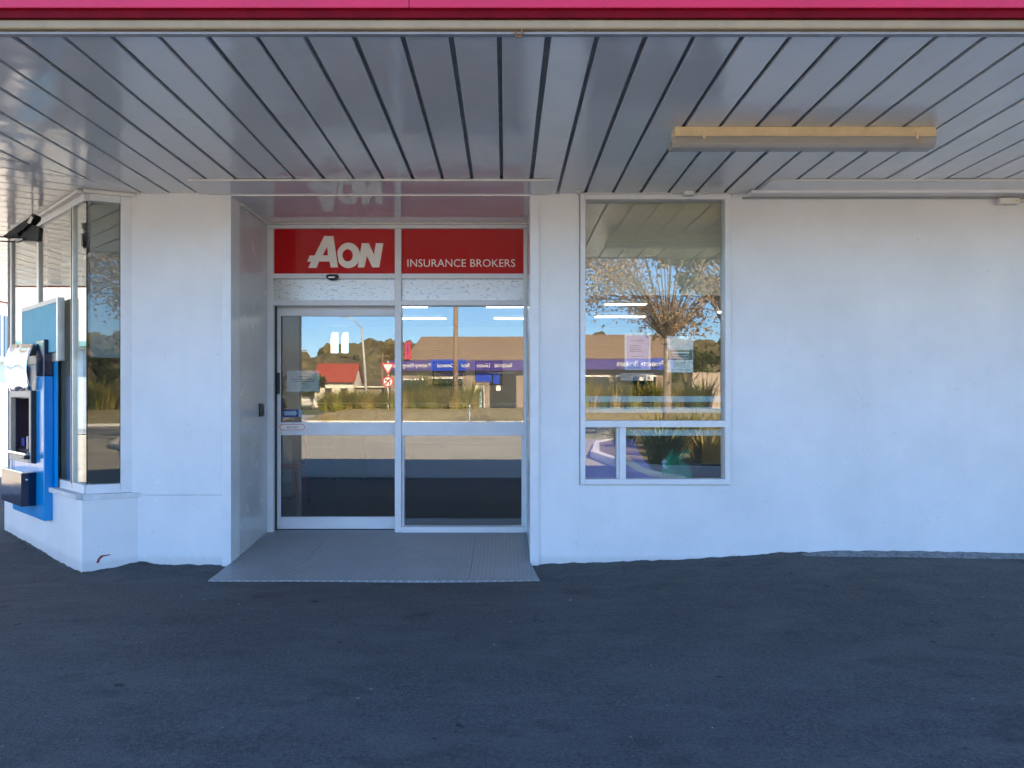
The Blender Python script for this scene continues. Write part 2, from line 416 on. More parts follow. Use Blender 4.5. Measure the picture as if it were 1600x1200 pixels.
def split_loose(o, name, parent):
    bm = bmesh.new(); bm.from_mesh(o.data); bmesh.ops.remove_doubles(bm, verts=bm.verts, dist=1e-6); seen = set(); mat = o.data.materials[0]
    for v0 in bm.verts:
        if v0 in seen: continue
        st = [v0]; isl = []; seen.add(v0)
        while st:
            q = st.pop(); isl.append(q)
            for e in q.link_edges:
                w = e.other_vert(q)
                if w not in seen: seen.add(w); st.append(w)
        ix = {q: i for i, q in enumerate(isl)}; fs = {fc for q in isl for fc in q.link_faces}
        me = bpy.data.meshes.new(name); me.from_pydata([tuple(q.co) for q in isl], [], [tuple(ix[q] for q in fc.verts) for fc in fs]); me.materials.append(mat)
        link(bpy.data.objects.new(name, me), parent)
    bm.free(); bpy.data.objects.remove(o)
def facing_camera(x, y, z): return Matrix.Translation((x, y, z)) @ Matrix.Rotation(R(90), 4, 'X')
def facing_away(x, y, z): return Matrix.Translation((x, y, z)) @ Matrix.Rotation(R(180), 4, 'Z') @ Matrix.Rotation(R(90), 4, 'X')
def sstep(a, b, x):
    t = max(0, min(1, (x-a)/(b-a))); return t*t*(3-2*t)

# ------------------------------------------------------------------ ground
CEIL = 3.06; WY = 6.40; DY = 7.35; FY = 3.60; FLOOR = .125
def rise(x, y):                      # the land climbs slightly on the far side of the junction
    return .22*sstep(-4, -28, y)+.35*sstep(12, 45, y)+.5*sstep(-45, -110, y)
def gz(x, y):                        # footpath surface with its humps against the wall
    z = .085*sstep(.25, 2.4, x)*sstep(4.3, 6.35, y)
    z += .014*sstep(5.4, 6.4, y)*math.sin(x*2.3+.7)*(1-.9*sstep(1.2, 2.4, x))+.006*math.sin(x*1.1+y*.9)+.004*math.sin(x*3.1-y*2.3)
    z += .018*math.exp(-((x-2.33)**2)/.10)*sstep(6.0, 6.4, y)
    z += .035*math.exp(-((x+3.0)**2)/.02)*math.exp(-((y-6.36)**2)/.03)
    z -= .012*sstep(-1.2, -2.5, x)*sstep(5.0, 6.4, y)
    return z+rise(x, y)*(1 if y > 8 else 0)
def grid_sheet(name, xs, ys, zf, mat, parent=None):
    v = [(x, y, zf(x, y)) for y in ys for x in xs]; nx = len(xs)
    f = [(j*nx+i, j*nx+i+1, (j+1)*nx+i+1, (j+1)*nx+i) for j in range(len(ys)-1) for i in range(nx-1)]
    return mk(name, v, f, mat, parent, True)
def lin(a, b, n): return [a+(b-a)*i/(n-1) for i in range(n)]
ys_far = [-900, -500, -300, -200, -140, -110, -90, -75, -60, -50, -45, -38, -32, -28, -24, -20, -16, -12, -8, -4, 0, 4, 8, 12, 18, 25, 35, 45, 60, 90, 150, 300, 600, 900]
tag(grid_sheet('ground', lin(-900, 900, 37), ys_far, lambda x, y: rise(x, y)-.22, 'terrain'), kind='structure')
ys_r = [-52, -47, -42, -38, -34, -30, -27, -24, -21, -18, -15, -12, -9, -6, -3, 0, .88]
tag(grid_sheet('road', lin(-70, 60, 27), ys_r, lambda x, y: rise(x, y)-.11, 'road'), kind='structure')
tag(grid_sheet('side_road', lin(-34, -9.2, 9), [.89, 4, 8, 12, 16, 20, 25, 30, 36, 42, 48, 60, 90], lambda x, y: rise(x, y)-.11, 'road'), kind='structure')
xs_p = lin(-9.0, 12, 106); ys_p = lin(1.30, 6.9, 57)
fp = grid_sheet('footpath', xs_p, ys_p, gz, 'asphalt'); tag(fp, kind='structure')
tag(grid_sheet('side_footpath', lin(-9.0, -3.2, 12), [6.905, 8, 10, 12, 16, 20, 25, 30, 36, 45], lambda x, y: gz(x, y)-.004, 'asphalt'), kind='structure')
kb = box('kerb', -9.2, 12, .88, 1.06, -.2, .0, 'concrete'); tag(kb, kind='structure')
pv_root = thing('paver_strip', None, None, (0, 1.18, 0), kind='structure')
pv_me = None
for i in range(84):
    x = -8.9+i*.245
    if pv_me is None:
        o = bev(mk('paver', boxv(-.117, .117, -.115, .115, -.08, .004), BOXF, 'paver'), .005); o.parent = pv_root; pv_me = o.data
    else:
        o = bpy.data.objects.new('paver', pv_me); COL.objects.link(o); o.parent = pv_root
    o.location = (x, 0, random.uniform(-.003, .003))
box('paver_bed', -9.0, 12, 1.062, 1.298, -.12, -.012, 'concrete', pv_root)
# crumbling mortar lip where the asphalt meets the right-hand wall
mv = []; mf = []
random.seed(3)
n = 70
for i in range(n):
    x = 2.42+i*.06
    d = .075+.014*random.random(); h = (.026+.008*random.random())*sstep(2.40, 2.75, x)+.004
    zb = gz(x, 6.35)
    mv += [(x, 6.41, zb+h), (x, 6.395-d*.3, zb+h*.85), (x, 6.395-d, zb+.012*random.random()), (x, 6.395-d-.01, zb-.03)]
for i in range(n-1):
    for k in range(3): mf.append((i*4+k, i*4+k+1, i*4+5+k, i*4+4+k))
tag(mk('mortar_lip', mv, mf, 'roughmortar'), kind='structure')
# ragged asphalt lip pressed up against the wall foot
def lip(name, a, b, nrm, seed):
    random.seed(seed); a = Vector(a); b = Vector(b); nn = Vector(nrm).normalized(); L_ = (b-a).length; k = int(L_/.022); v = []; f = []
    for i in range(k+1):
        p = a+(b-a)*i/k; h = .004+.009*abs(math.sin(i*.37+seed)*math.sin(i*.113+2*seed))+random.uniform(0, .004); d = random.uniform(.015, .045)
        q0 = p-nn*.01; q1 = p+nn*d*.45; q2 = p+nn*d; z = gz(p.x, p.y)
        v += [(q0.x, q0.y, z+h), (q1.x, q1.y, z+h*.8), (q2.x, q2.y, gz(q2.x, q2.y)-.004)]
    for i in range(k):
        f += [(i*3, i*3+1, i*3+4, i*3+3), (i*3+1, i*3+2, i*3+5, i*3+4)]
    return tag(mk(name, v, f, 'asphalt'), kind='structure')
lip('asphalt_lip', (.281, 6.40), (2.5, 6.40), (0, -1), 41); lip('asphalt_lip', (-3.01, 6.396), (-2.322, 6.396), (0, -1), 42)
lip('asphalt_lip', (-3.365, 6.195), (-3.02, 6.401), (.513, -.858), 43); lip('asphalt_lip', (-5.2, 8.10), (-3.365, 6.195), (-.72, -.69), 44)
# loose grit at the foot of the wall
def pebbles(name, spots, mat):
    m = MB()
    for (x, y, r) in spots:
        z = gz(x, y); a = random.random()*3
        v = [(x+r*math.cos(a+k*2.1)*random.uniform(.7, 1.2), y+r*math.sin(a+k*2.1)*random.uniform(.7, 1.2), z-.001) for k in range(3)]+[(x, y, z+r*.8)]
        m.add(v, [(0, 1, 3), (1, 2, 3), (2, 0, 3)])
    return tag(m.build(name, mat), kind='stuff')
sp = []
for i in range(420):
    x = random.uniform(.35, 4.6); sp.append((x, 6.38-abs(random.gauss(0, .05)), random.uniform(.002, .006)))
for i in range(420):
    t = random.random()**1.3*1.9; o_ = abs(random.gauss(0, .10))+.01
    sp.append((-3.36-.69*t-.72*o_, 6.2+.72*t-.69*o_, random.uniform(.002, .008)))
for i in range(60): sp.append((random.uniform(-3.3, -2.35), 6.36-abs(random.gauss(0, .03)), random.uniform(.002, .006)))
tag(pebbles('grit', sp, 'asphalt'), 'grey grit gathered along the foot of the white wall', 'grit')
lit = []
for i in range(12): lit.append((random.uniform(-2.6, 3.2), random.uniform(3.2, 5.7), random.uniform(.002, .006)))
tag(pebbles('litter', lit, 'paper'), 'pale specks of litter scattered on the dark footpath', 'litter')

# ------------------------------------------------------------------ shop building
B = thing('shop_building', 'white plastered corner shop with recessed glazed entrance and corner bay window', 'shop', (0, WY, 0))
ZT = CEIL+.06
box('wall', -3.067, -2.321, WY, 6.62, .586, ZT, 'wall', B)
box('plinth', -3.02, -2.321, WY-.004, 6.62, -.25, .583, 'wall', B, .002)
box('corner_board', -2.321, -2.247, WY-.016, 6.62, -.2, CEIL-.012, 'frame', B, .002)
box('corner_board', .206, .280, WY-.016, 6.62, -.2, CEIL-.012, 'frame', B, .002)
box('wall', .2805, .612, WY, 6.62, -.25, ZT, 'wall', B)
box('wall', .6125, 1.852, WY+.0006, 6.62, -.25, .668, 'wall', B)
box('wall', 1.8525, 2.158, WY, 6.62, -.25, ZT, 'wall', B)
box('wall', 2.1585, 12, WY+.005, 6.62, -.25, ZT, 'wall', B)
box('shadow_parapet', -3.3, 12, WY+.05, 6.62, CEIL+.062, 7.0, 'wall', B)  # unseen wall above the canopy, added and raised to lengthen the street shadow
# splayed corner: W1 wall corner, W2 far corner, low wall under the bay
W2 = (-5.2, 8.12)
prism('bay_base', [(-3.365, 6.195), (-3.0195, 6.402), (-3.0195, 6.62), (-3.2, 6.62), (-5.05, 8.47), (-5.22, 8.12)], -.3, .563, 'wall', B, .004)
prism('side_wall', [(-5.2, 8.14), (-5.0, 8.30), (-5.0, 16), (-5.2, 16)], -.3, 7.0, 'wall', B)
prism('bay_shadow_parapet', [(-3.4, 6.46), (-3.3, 6.62), (-5.0, 8.3), (-5.2, 8.14)], CEIL+.062, 7.0, 'wall', B)  # unseen, carries the added shadow-casting height round the corner
box('roof', -5.0, 12, 6.62, 15.2, 3.32, 3.5, 'int_ceil', B)  # unseen slab, put in to keep the sun out of the rooms
box('gable_wall', 11.8, 12, 6.62, 15.2, -.2, 4.0, 'wall', B)
# back wall with two slit windows
xs = [-5.0, -3.42, -3.28, -3.20, -3.07, 12]
for a, b in ((-5.0, -3.40), (-3.255, -3.19), (-3.06, 12)): box('back_wall', a, b, 15.2, 15.4, -.2, 3.5, 'int_wall', B)
for a, b in ((-3.40, -3.255), (-3.19, -3.06)):
    box('back_wall', a, b, 15.2, 15.4, -.2, 2.29, 'int_wall', B); box('back_wall', a, b, 15.2, 15.4, 2.70, 3.5, 'int_wall', B)
# interior
prism('interior_floor', [(-3.15, 6.64), (-2.28, 6.64), (-2.28, 7.46), (.225, 7.46), (.225, 6.64), (11.79, 6.64), (11.79, 15.19), (-4.9, 15.19), (-4.9, 8.42)], FLOOR-.05, FLOOR-.006, 'carpet', B)
prism('interior_ceiling', [(-4.0, 7.63), (11.79, 7.63), (11.79, 15.19), (-4.9, 15.19), (-4.9, 8.55)], 2.80, 2.84, 'int_ceil', B)
box('partition', 5.6, 5.7, 6.63, 15.19, FLOOR, 3.3, 'int_wall', B)
box('partition', -4.9, -4.8, 8.6, 15.19, FLOOR, 3.3, 'int_wall', B)
box('partition', -2.60, -2.27, 6.63, 7.60, FLOOR, 3.3, 'int_wall', B)
box('partition', .23, .30, 6.63, 7.60, FLOOR, 3.3, 'int_wall', B)
box('bulkhead', -2.27, .23, 7.56, 7.62, 2.33, 3.3, 'int_wall', B)
box('partition', -4.79, -2.75, 10.4, 10.5, FLOOR, 2.8, 'int_wall', B)
# recess lining
o = box('recess_panel', -2.262, -2.2465, WY+.19, DY+.02, -.1, CEIL-.022, 'laminate', B, .001)
box('recess_panel', .2055, .221, WY+.19, DY+.02, -.1, CEIL-.022, 'laminate', B, .001)
box('recess_cornice', -2.2462, -2.225, WY+.2, DY-.002, CEIL-.045, CEIL-.0225, 'trim', B, .004)
# shopfront frame
def fr(name, x0, x1, z0, z1, parent, y0=DY, y1=DY+.10, mat='frame', b=.003): return box(name, x0, x1, y0, y1, z0, z1, mat, parent, b)
F = fr('shopfront_frame', -2.2455, -2.187, FLOOR-.03, 2.984, B)
fr('jamb', .176, .2050, FLOOR-.03, 2.984, F)
fr('mullion', -1.040, -.979, FLOOR-.03, 2.984, F, DY-.004)
fr('head', -2.2455, .205, 2.985, 3.020, F, DY-.003)
fr('head_bead', -2.225, .205, 3.021, CEIL-.0225, F, DY-.028, DY+.1, 'trim')
for a, b in ((-2.1865, -1.0405), (-.9785, .1755)):
    fr('transom', a, b, 2.513, 2.560, F); fr('transom', a, b, 2.258, 2.308, F)
fr('rail', -.9785, .1755, 1.028, 1.155, F, DY+.008); fr('sill_rail', -.9785, .1755, FLOOR-.02, .168, F, DY-.012, DY+.1)
fr('bead', -.9785, -.955, .169, 1.027, F, DY+.03); fr('bead', .158, .1755, .169, 1.027, F, DY+.03)
fr('jamb_seal', -2.1865, -2.179, FLOOR, 2.257, F, DY+.05, DY+.095, 'rubber', 0)
def pane(name, x0, x1, z0, z1, y, parent, mat='glass'): return box(name, x0, x1, y, y+.006, z0, z1, mat, parent)
pane('pane', -.9785, .1755, 1.150, 2.262, DY+.05, F); pane('pane', -.954, .157, .162, 1.030, DY+.05, F)
for a, b in ((-2.1865, -1.0405), (-.9785, .1755)):
    pane('louvre_pane', a, b, 2.309, 2.512, DY+.03, F, 'glass_frost')
    box('louvre_board', a, b, DY+.045, DY+.07, 2.309, 2.512, 'board', F)
# sliding leaf
LY = DY+.125
D = box('sliding_door', -2.222, -2.151, LY, LY+.045, FLOOR+.003, 2.272, 'frame', B, .003)
def dr(name, x0, x1, z0, z1, mat='frame', y0=LY, y1=LY+.045): return box(name, x0, x1, y0, y1, z0, z1, mat, D, .003)
dr('stile', -1.055, -.99, FLOOR+.003, 2.272)
dr('top_rail', -2.1505, -1.0555, 2.172, 2.272); dr('mid_rail', -2.1505, -1.0555, 1.028, 1.151); dr('bottom_rail', -2.1505, -1.0555, FLOOR+.003, .241)
pane('pane', -2.1505, -1.0555, 1.15, 2.174, LY+.018, D); pane('pane', -2.1505, -1.0555, .24, 1.03, LY+.018, D)
for z0, z1 in ((1.152, 2.171), (.242, 1.027)): box('glazing_seal', -2.1503, -2.1445, LY+.004, LY+.016, z0, z1, 'rubber', D)
m = MB(); m.box(-2.183, -2.153, LY-.045, LY-.018, 1.425, 1.628).box(-2.178, -2.158, LY-.02, LY, 1.44, 1.47).box(-2.178, -2.158, LY-.02, LY, 1.585, 1.615)
bev(m.build('pull_handle', 'black', D), .004)
box('latch_plate', -2.219, -2.209, LY-.003, LY, 1.42, 1.63, 'alu', D); box('lock_case', -2.214, -2.190, LY-.006, LY, 1.325, 1.375, 'alu', D, .002)
m = MB(); m.tube([(-2.214, LY-.014, 1.562), (-2.214, LY, 1.562)], .011, 12); m.build('cylinder_lock', 'chrome', D, True)
box('floor_track', -2.2, -1.0, LY-.01, LY+.055, FLOOR-.004, FLOOR+.001, 'rubber', B)
# window right of the entrance
wx0, wx1, wz0, wz1 = .618, 1.848, .672, CEIL-.01
FW = box('window', wx0, wx0+.040, WY-.028, WY+.10, wz0, wz1, 'frame', B, .003)
def wf(name, x0, x1, z0, z1, mat='frame', y0=WY-.027, y1=WY+.10): return box(name, x0, x1, y0, y1, z0, z1, mat, FW, .003)
wf('frame', wx1-.045, wx1, wz0, wz1); wf('frame', wx0+.0405, wx1-.0455, wz1-.042, wz1); wf('frame', wx0+.0405, wx1-.0455, wz0, wz0+.045)
wf('rail', wx0+.0405, wx1-.0455, 1.142, 1.196); wf('mullion', .938, .990, wz0+.0455, 1.1415)
wf('sash_edge', .918, .9375, wz0+.046, 1.141, 'frame', WY+.0, WY+.05)
wf('head_flashing', wx0-.025, wx1+.03, wz1+.0005, wz1+.0095, 'trim', WY-.045, WY+.1)
box('pane', wx0+.0405, wx1-.0455, WY+.045, WY+.051, 1.1965, wz1-.0425, 'glass', FW)
box('pane', wx0+.0405, .9178, WY+.045, WY+.051, wz0+.0455, 1.1415, 'glass', FW); box('pane', .9905, wx1-.0455, WY+.045, WY+.051, wz0+.0455, 1.1415, 'glass', FW)
for z0, z1 in ((1.349, 1.397), (1.260, 1.307)): box('frosted_stripe', wx0+.042, wx1-.047, WY+.0525, WY+.0535, z0, z1, 'frost', FW)
box('frosted_stripe', .992, wx1-.047, WY+.0525, WY+.0535, 1.070, 1.120, 'frost', FW)
# bay window on the splay: C glass corner, facet to the right, splay to the left
def seg(name, a, b, out, dep, z0, z1, mat, parent, bv=.003):
    a = Vector(a); b = Vector(b); d = (b-a).normalized(); nn = Vector((d.y, -d.x))*1.0
    p = [a+nn*out, b+nn*out, b-nn*dep, a-nn*dep]
    o = prism(name, [tuple(q) for q in p], z0, z1, mat, parent, bv); return o
C = (-3.385, 6.295); Bf = (-3.075, 6.425); SL = (-5.02, 7.94)
def sp_(t): return (C[0]-.7053*t, C[1]+.7089*t)           # along the splay from the glass corner
BZ0, BZ1 = .668, CEIL-.085
BW = seg('bay_window', (-3.155, 6.391), Bf, .018, .06, .608, CEIL-.012, 'frame', B)
seg('head', (C[0]+.02, C[1]+.009), (-3.156, 6.3905), .018, .06, BZ1+.002, CEIL-.012, 'frame', BW)
seg('head', SL, (C[0]-.002, C[1]+.001), .018, .06, BZ1+.001, CEIL-.013, 'frame', BW)
seg('head_moulding', (C[0]-.01, C[1]-.02), (Bf[0]+.02, Bf[1]), .045, .0, CEIL-.03, CEIL-.002, 'trim', BW)
seg('head_moulding', SL, (C[0]-.016, C[1]-.02), .045, .0, CEIL-.031, CEIL-.003, 'trim', BW)
seg('bottom_rail', (C[0], C[1]), (-3.156, 6.3905), .018, .06, .607, BZ0+.012, 'frame', BW)
seg('bottom_rail', SL, (C[0]-.002, C[1]+.001), .018, .06, .6065, BZ0+.011, 'frame', BW)
seg('sill', (C[0]-.012, C[1]-.010), (-3.012, 6.46), .065, .1, .5635, .606, 'sill', BW)
seg('sill', SL, (C[0]-.014, C[1]-.009), .065, .1, .5640, .6055, 'sill', BW)
seg('pane', C, (-3.155, 6.391), .0, .006, BZ0, BZ1, 'glass_bay', BW, 0)
seg('pane', sp_(.285), (C[0]-.003, C[1]+.002), .0, .006, BZ0, BZ1, 'glass_bay', BW, 0)
seg('pane', sp_(1.30), sp_(.34), .0, .006, BZ0, BZ1, 'glass_bay', BW, 0)
seg('pane', sp_(2.28), sp_(1.36), .0, .006, BZ0, BZ1, 'glass_bay', BW, 0)
seg('mullion', sp_(.34), sp_(.285), .02, .06, BZ0-.04, BZ1+.03, 'alu', BW)
seg('mullion', sp_(1.36), sp_(1.30), .02, .06, BZ0-.04, BZ1+.03, 'alu', BW)
seg('mullion_gap', sp_(.318), sp_(.308), .023, .0, BZ0, BZ1, 'rubber', BW, 0)
seg('frame', sp_(2.33), sp_(2.28), .018, .06, BZ0-.04, CEIL-.014, 'frame', BW)
seg('glazing_seal', (-3.16, 6.389), (-3.155, 6.391), .003, .0, BZ0+.013, BZ1, 'rubber', BW, 0)
seg('glazing_seal', (C[0]+.0015, C[1]+.0008), (C[0]+.0085, C[1]+.0040), .0015, .0, BZ0+.013, BZ1, 'rubber', BW, 0)
# paint damage on the wall
def blob(name, cx, cz, rx, rz, y, mat, parent, n=14, seed=1, th=.0015):
    random.seed(seed)
    p = [(cx+rx*math.cos(2*math.pi*i/n)*random.uniform(.55, 1.15), cz+rz*math.sin(2*math.pi*i/n)*random.uniform(.55, 1.15)) for i in range(n)]
    return xz_prism(name, p, y-th, y+.001, mat, parent)
blob('filler_patch', -2.853, .690, .030, .034, WY, 'filler', B, 14, 5); blob('filler_patch', -2.885, .742, .012, .012, WY, 'filler', B, 10, 8)
blob('filler_patch', -2.872, .545, .018, .030, WY-.004, 'filler', B, 12, 6)
def on_facet(u, z):                                      # bay base facet
    a = Vector((-3.365, 6.195)); d = Vector((.3455, .207)).normalized(); nn = Vector((d.y, -d.x)); p = a+d*u+nn*.0015
    return (p.x, p.y, z)
pts = [on_facet(u, z) for u, z in ((.10, .06), (.115, .095), (.135, .115), (.20, .118), (.205, .112), (.15, .104), (.128, .085), (.118, .055))]
mk('paint_scuff', pts, [tuple(range(len(pts)))], 'scuff_red', B)
# roller blinds and the fern print belong to the windows
tag(box('roller_blind', wx0+.03, wx1-.03, WY+.13, WY+.135, 2.243, CEIL-.02, 'blind'), 'beige roller blind half lowered inside the tall window', 'blind')
rb = seg('roller_blind', (C[0]-.02, C[1]+.10), (-3.10, 6.52), .0, .004, 1.715, CEIL-.05, 'blind_grey', None, 0)
tag(rb, 'grey roller blind lowered inside the narrow bay pane', 'blind')
# entrance ramp of tread plates
def rz(y): return .008+(.026)*sstep(5.84, 6.45, y)+(FLOOR-.034-.004)*max(0, (y-6.45)/(7.36-6.45)) if y > 6.45 else .008+.026*sstep(5.84, 6.45, y)
RP = thing('entrance_ramp', 'grey tread plate ramp sloping up to the glazed entrance', 'ramp', (-1, 6.5, 0))
def plate(x0f, x1f, x0b, x1b, ya=5.865, yb=7.47):
    ys = lin(ya, yb, 12); v = []; f = []
    for y in ys:
        t = (y-ya)/(yb-ya); a = x0f+(x0b-x0f)*min(1, t*2.8); b = x1f+(x1b-x1f)*min(1, t*2.8); z = rz(min(y, 7.36))
        v += [(a, y, z), (b, y, z), (a, y, z-.05), (b, y, z-.05)]
    for i in range(len(ys)-1):
        k = i*4; f += [(k, k+1, k+5, k+4), (k+1, k+3, k+7, k+5), (k+2, k, k+4, k+6)]
    f += [(0, 2, 3, 1)]
    return mk('plate', v, f, 'plate', RP)
plate(-2.235, -1.7405, -2.243, -1.6405); plate(-1.738, -.2705, -1.638, -.2705); plate(-.268, .262, -.268, .203)

# ------------------------------------------------------------------ canopy
CN = thing('canopy', 'grey boarded street canopy with magenta fascia over the footpath', 'canopy', (0, FY, CEIL))
PITCH, GR = .227, .026
seam0 = -.025
MIT = ((-3.0, 6.40), Vector((-.481, -.877)))              # mitre line between front and splay fields
mn = (MIT[1].y*-1, MIT[1].x)                               # normal pointing to +X side
mn = (.877, -.481)
protos = {}
for k in range(-22, 53):
    xa = seam0+k*PITCH+GR/2; xb = seam0+(k+1)*PITCH-GR/2
    xm = (xa+xb)/2
    yend = 6.46
    if xb < -2.7:
        poly = clip([(xa, FY+.03), (xb, FY+.03), (xb, 6.40), (xa, 6.40)], (MIT[0][0]+.008, MIT[0][1]), mn)
        if len(poly) < 3: continue
        bev(prism('ceiling_board', poly, CEIL, CEIL+.02, 'ceil', CN), .0025)
        continue
    if yend not in protos:
        o = bev(mk('ceiling_board', boxv(-(PITCH-GR)/2, (PITCH-GR)/2, 0, yend-FY-.03, 0, .02), BOXF, 'ceil'), .0025)
        protos[yend] = o.data
    else:
        o = bpy.data.objects.new('ceiling_board', protos[yend]); COL.objects.link(o); bev(o, .0025)
    o.parent = CN; o.location = (xm+random.uniform(-.0025, .0025), .03, random.uniform(-.0015, .0015))
    o.rotation_euler = (random.uniform(-.0012, .0012), random.uniform(-.005, .005), 0)
# splay field and side-street field
dA = R(35); dv = (math.cos(dA), math.sin(dA)); nv = (-math.sin(dA), math.cos(dA))
W1 = (-3.0, 6.40)
M2 = Vector((-.954, -.300)); m2n = (.300, -.954)
for k in range(-20, 16):
    o0 = k*PITCH+.03; o1 = o0+PITCH-GR*.6
    def P(a, o): return (W1[0]+dv[0]*a+nv[0]*o, W1[1]+dv[1]*a+nv[1]*o)
    poly = [P(-3.1, o0), P(2.5, o0), P(2.5, o1), P(-3.1, o1)]
    poly = clip(poly, (MIT[0][0]-.008, MIT[0][1]), (-mn[0], -mn[1]))
    if len(poly) >= 3: poly = clip(poly, (W2[0], W2[1]-.01), m2n)
    if len(poly) < 3: continue
    bev(prism('ceiling_board', poly, CEIL, CEIL+.02, 'ceil', CN), .0025)
for k in range(0, 60):
    ya = 5.6+k*PITCH; yb = ya+PITCH-GR*.7
    poly = clip([(-8.6, ya), (-5.21, ya), (-5.21, yb), (-8.6, yb)], (W2[0], W2[1]+.01), (-m2n[0], -m2n[1]))
    if len(poly) < 3: continue
    prism('ceiling_board', poly, CEIL, CEIL+.02, 'ceil', CN)
prism('deck', [(-8.7, 5.0), (-5.8, 3.62), (12, 3.62), (12, 6.449), (-3.3, 6.449), (-5.19, 8.2), (-5.19, 20), (-8.7, 20)], CEIL+.0225, CEIL+.05, 'groove', CN)
# smooth sheets and their edge strips
box('soffit_sheet', -2.425, .372, 5.984, 6.383, CEIL-.012, CEIL-.004, 'ceil2', CN)
box('soffit_sheet', -2.246, .205, 6.3835, DY-.028, CEIL-.0215, CEIL-.013, 'ceil2', CN)
box('edge_strip', -2.430, .377, 5.968, 5.9835, CEIL-.016, CEIL-.001, 'trim', CN, .002)
box('soffit_sheet', 2.04, 12, 5.984, 6.25, CEIL-.012, CEIL-.004, 'ceil2', CN)
box('edge_strip', 2.035, 12, 5.968, 5.9835, CEIL-.016, CEIL-.001, 'trim', CN, .002)
box('wall_moulding', 1.98, 12, 6.2505, 6.402, CEIL-.030, CEIL-.004, 'ceil2', CN, .006)
box('moulding_bead', 1.95, 12, 6.385, 6.403, CEIL-.045, CEIL-.0305, 'bluegrey', CN, .004)
# fascia, gutter and bands
box('front_trim', -8.6, 12, FY-.004, FY+.029, CEIL-.007, CEIL+.0055, 'bluegrey', CN, .003)
box('gutter_board', -8.6, 12, FY-.028, FY+.02, CEIL+.006, CEIL+.0500, 'beige', CN, .010)
box('lower_band', -8.6, 12, FY-.040, FY+.02, CEIL+.0505, CEIL+.0865, 'maroon', CN, .002)
for a, b in ((-8.6, -.438), (-.435, 5.2), (5.203, 12)): box('fascia_panel', a, b, FY-.060, FY+.02, CEIL+.087, 4.02, 'pink', CN, .002)
prism('splay_fascia', [(-8.75, 5.0), (-5.85, 3.58), (-5.8, 3.66), (-8.68, 5.07)], CEIL-.002, 4.02, 'pink', CN)
box('side_fascia', -8.76, -8.69, 5.02, 20, CEIL-.002, 4.02, 'pink', CN)
box('canopy_roof', -5.8, 12, FY+.03, WY+.04, 3.62, 3.66, 'groove', CN)
prism('canopy_roof', [(-8.68, 5.08), (-5.8, 3.67), (-5.8, 8.0), (-5.21, 8.3), (-5.21, 20), (-8.68, 20)], 3.62, 3.66, 'groove', CN)
# rusty eye bolt on the front edge
m = MB()
m.tube([(.064+.016*math.cos(a), FY-.012, CEIL-.006+.019*math.sin(a)) for a in lin(0, 2*math.pi, 17)], .0055, 8)
m.tube([(.064, FY-.006, CEIL+.012), (.064, FY+.004, CEIL+.03)], .012, 10)
tag(m.build('eye_bolt', 'rust', None, True), 'rusty eye bolt on the front edge of the canopy', 'eye bolt')

# ------------------------------------------------------------------ fluorescent light
lx0, lx1, ly = 1.045, 2.70, 4.815
L = thing('fluorescent_light', 'long yellowed fluorescent batten with clear cover on the soffit', 'light fitting', ((lx0+lx1)/2, ly, CEIL))
y0, y1 = ly, ly+.13
prof = [(y0+.012, CEIL-.001), (y0, CEIL-.050), (y0-.006, CEIL-.055), (y0-.006, CEIL-.064), (y1+.006, CEIL-.064), (y1+.006, CEIL-.055), (y1, CEIL-.050), (y1-.012, CEIL-.001)]
def ext(name, prof, x0, x1, mat, parent, sh=False):
    n = len(prof); v = [(x0, a, b) for a, b in prof]+[(x1, a, b) for a, b in prof]
    f = [tuple(range(n)), tuple(range(2*n-1, n-1, -1))]+[(i, n+i, n+(i+1) % n, (i+1) % n) for i in range(n)]
    return mk(name, v, f, mat, parent, sh)
bev(ext('body', prof, lx0+.01, lx1-.03, 'fitting', L), .002)
prof2 = [(y0+.002, CEIL-.065), (y0+.004, CEIL-.108), (y0+.022, CEIL-.128), (y1-.022, CEIL-.128), (y1-.004, CEIL-.108), (y1-.002, CEIL-.065)]
n = len(prof2)
v = [(x, a, b) for x in (lx0-.01, lx1-.03) for a, b in prof2]
f = [(i, n+i, n+i+1, i+1) for i in range(n-1)]+[tuple(range(n)), tuple(range(2*n-1, n-1, -1))]
bev(mk('diffuser', v, f, 'diffuser', L), .003)
m = MB(); m.tube([(lx0+.06, ly+.065, CEIL-.092), (lx1-.12, ly+.065, CEIL-.092)], .013, 12); m.build('tube', 'tube', L, True)
for x in (lx0+.03, lx1-.10): box('lamp_holder', x, x+.022, ly+.045, ly+.085, CEIL-.112, CEIL-.0645, 'fitting', L, .002)
for x in (lx0+.175, lx1-.165):
    m = MB(); m.box(x, x+.018, y0-.012, y0-.0065, CEIL-.080, CEIL-.044).box(x, x+.018, y0-.012, y0+.004, CEIL-.084, CEIL-.0802); m.build('clip', 'fitting', L)

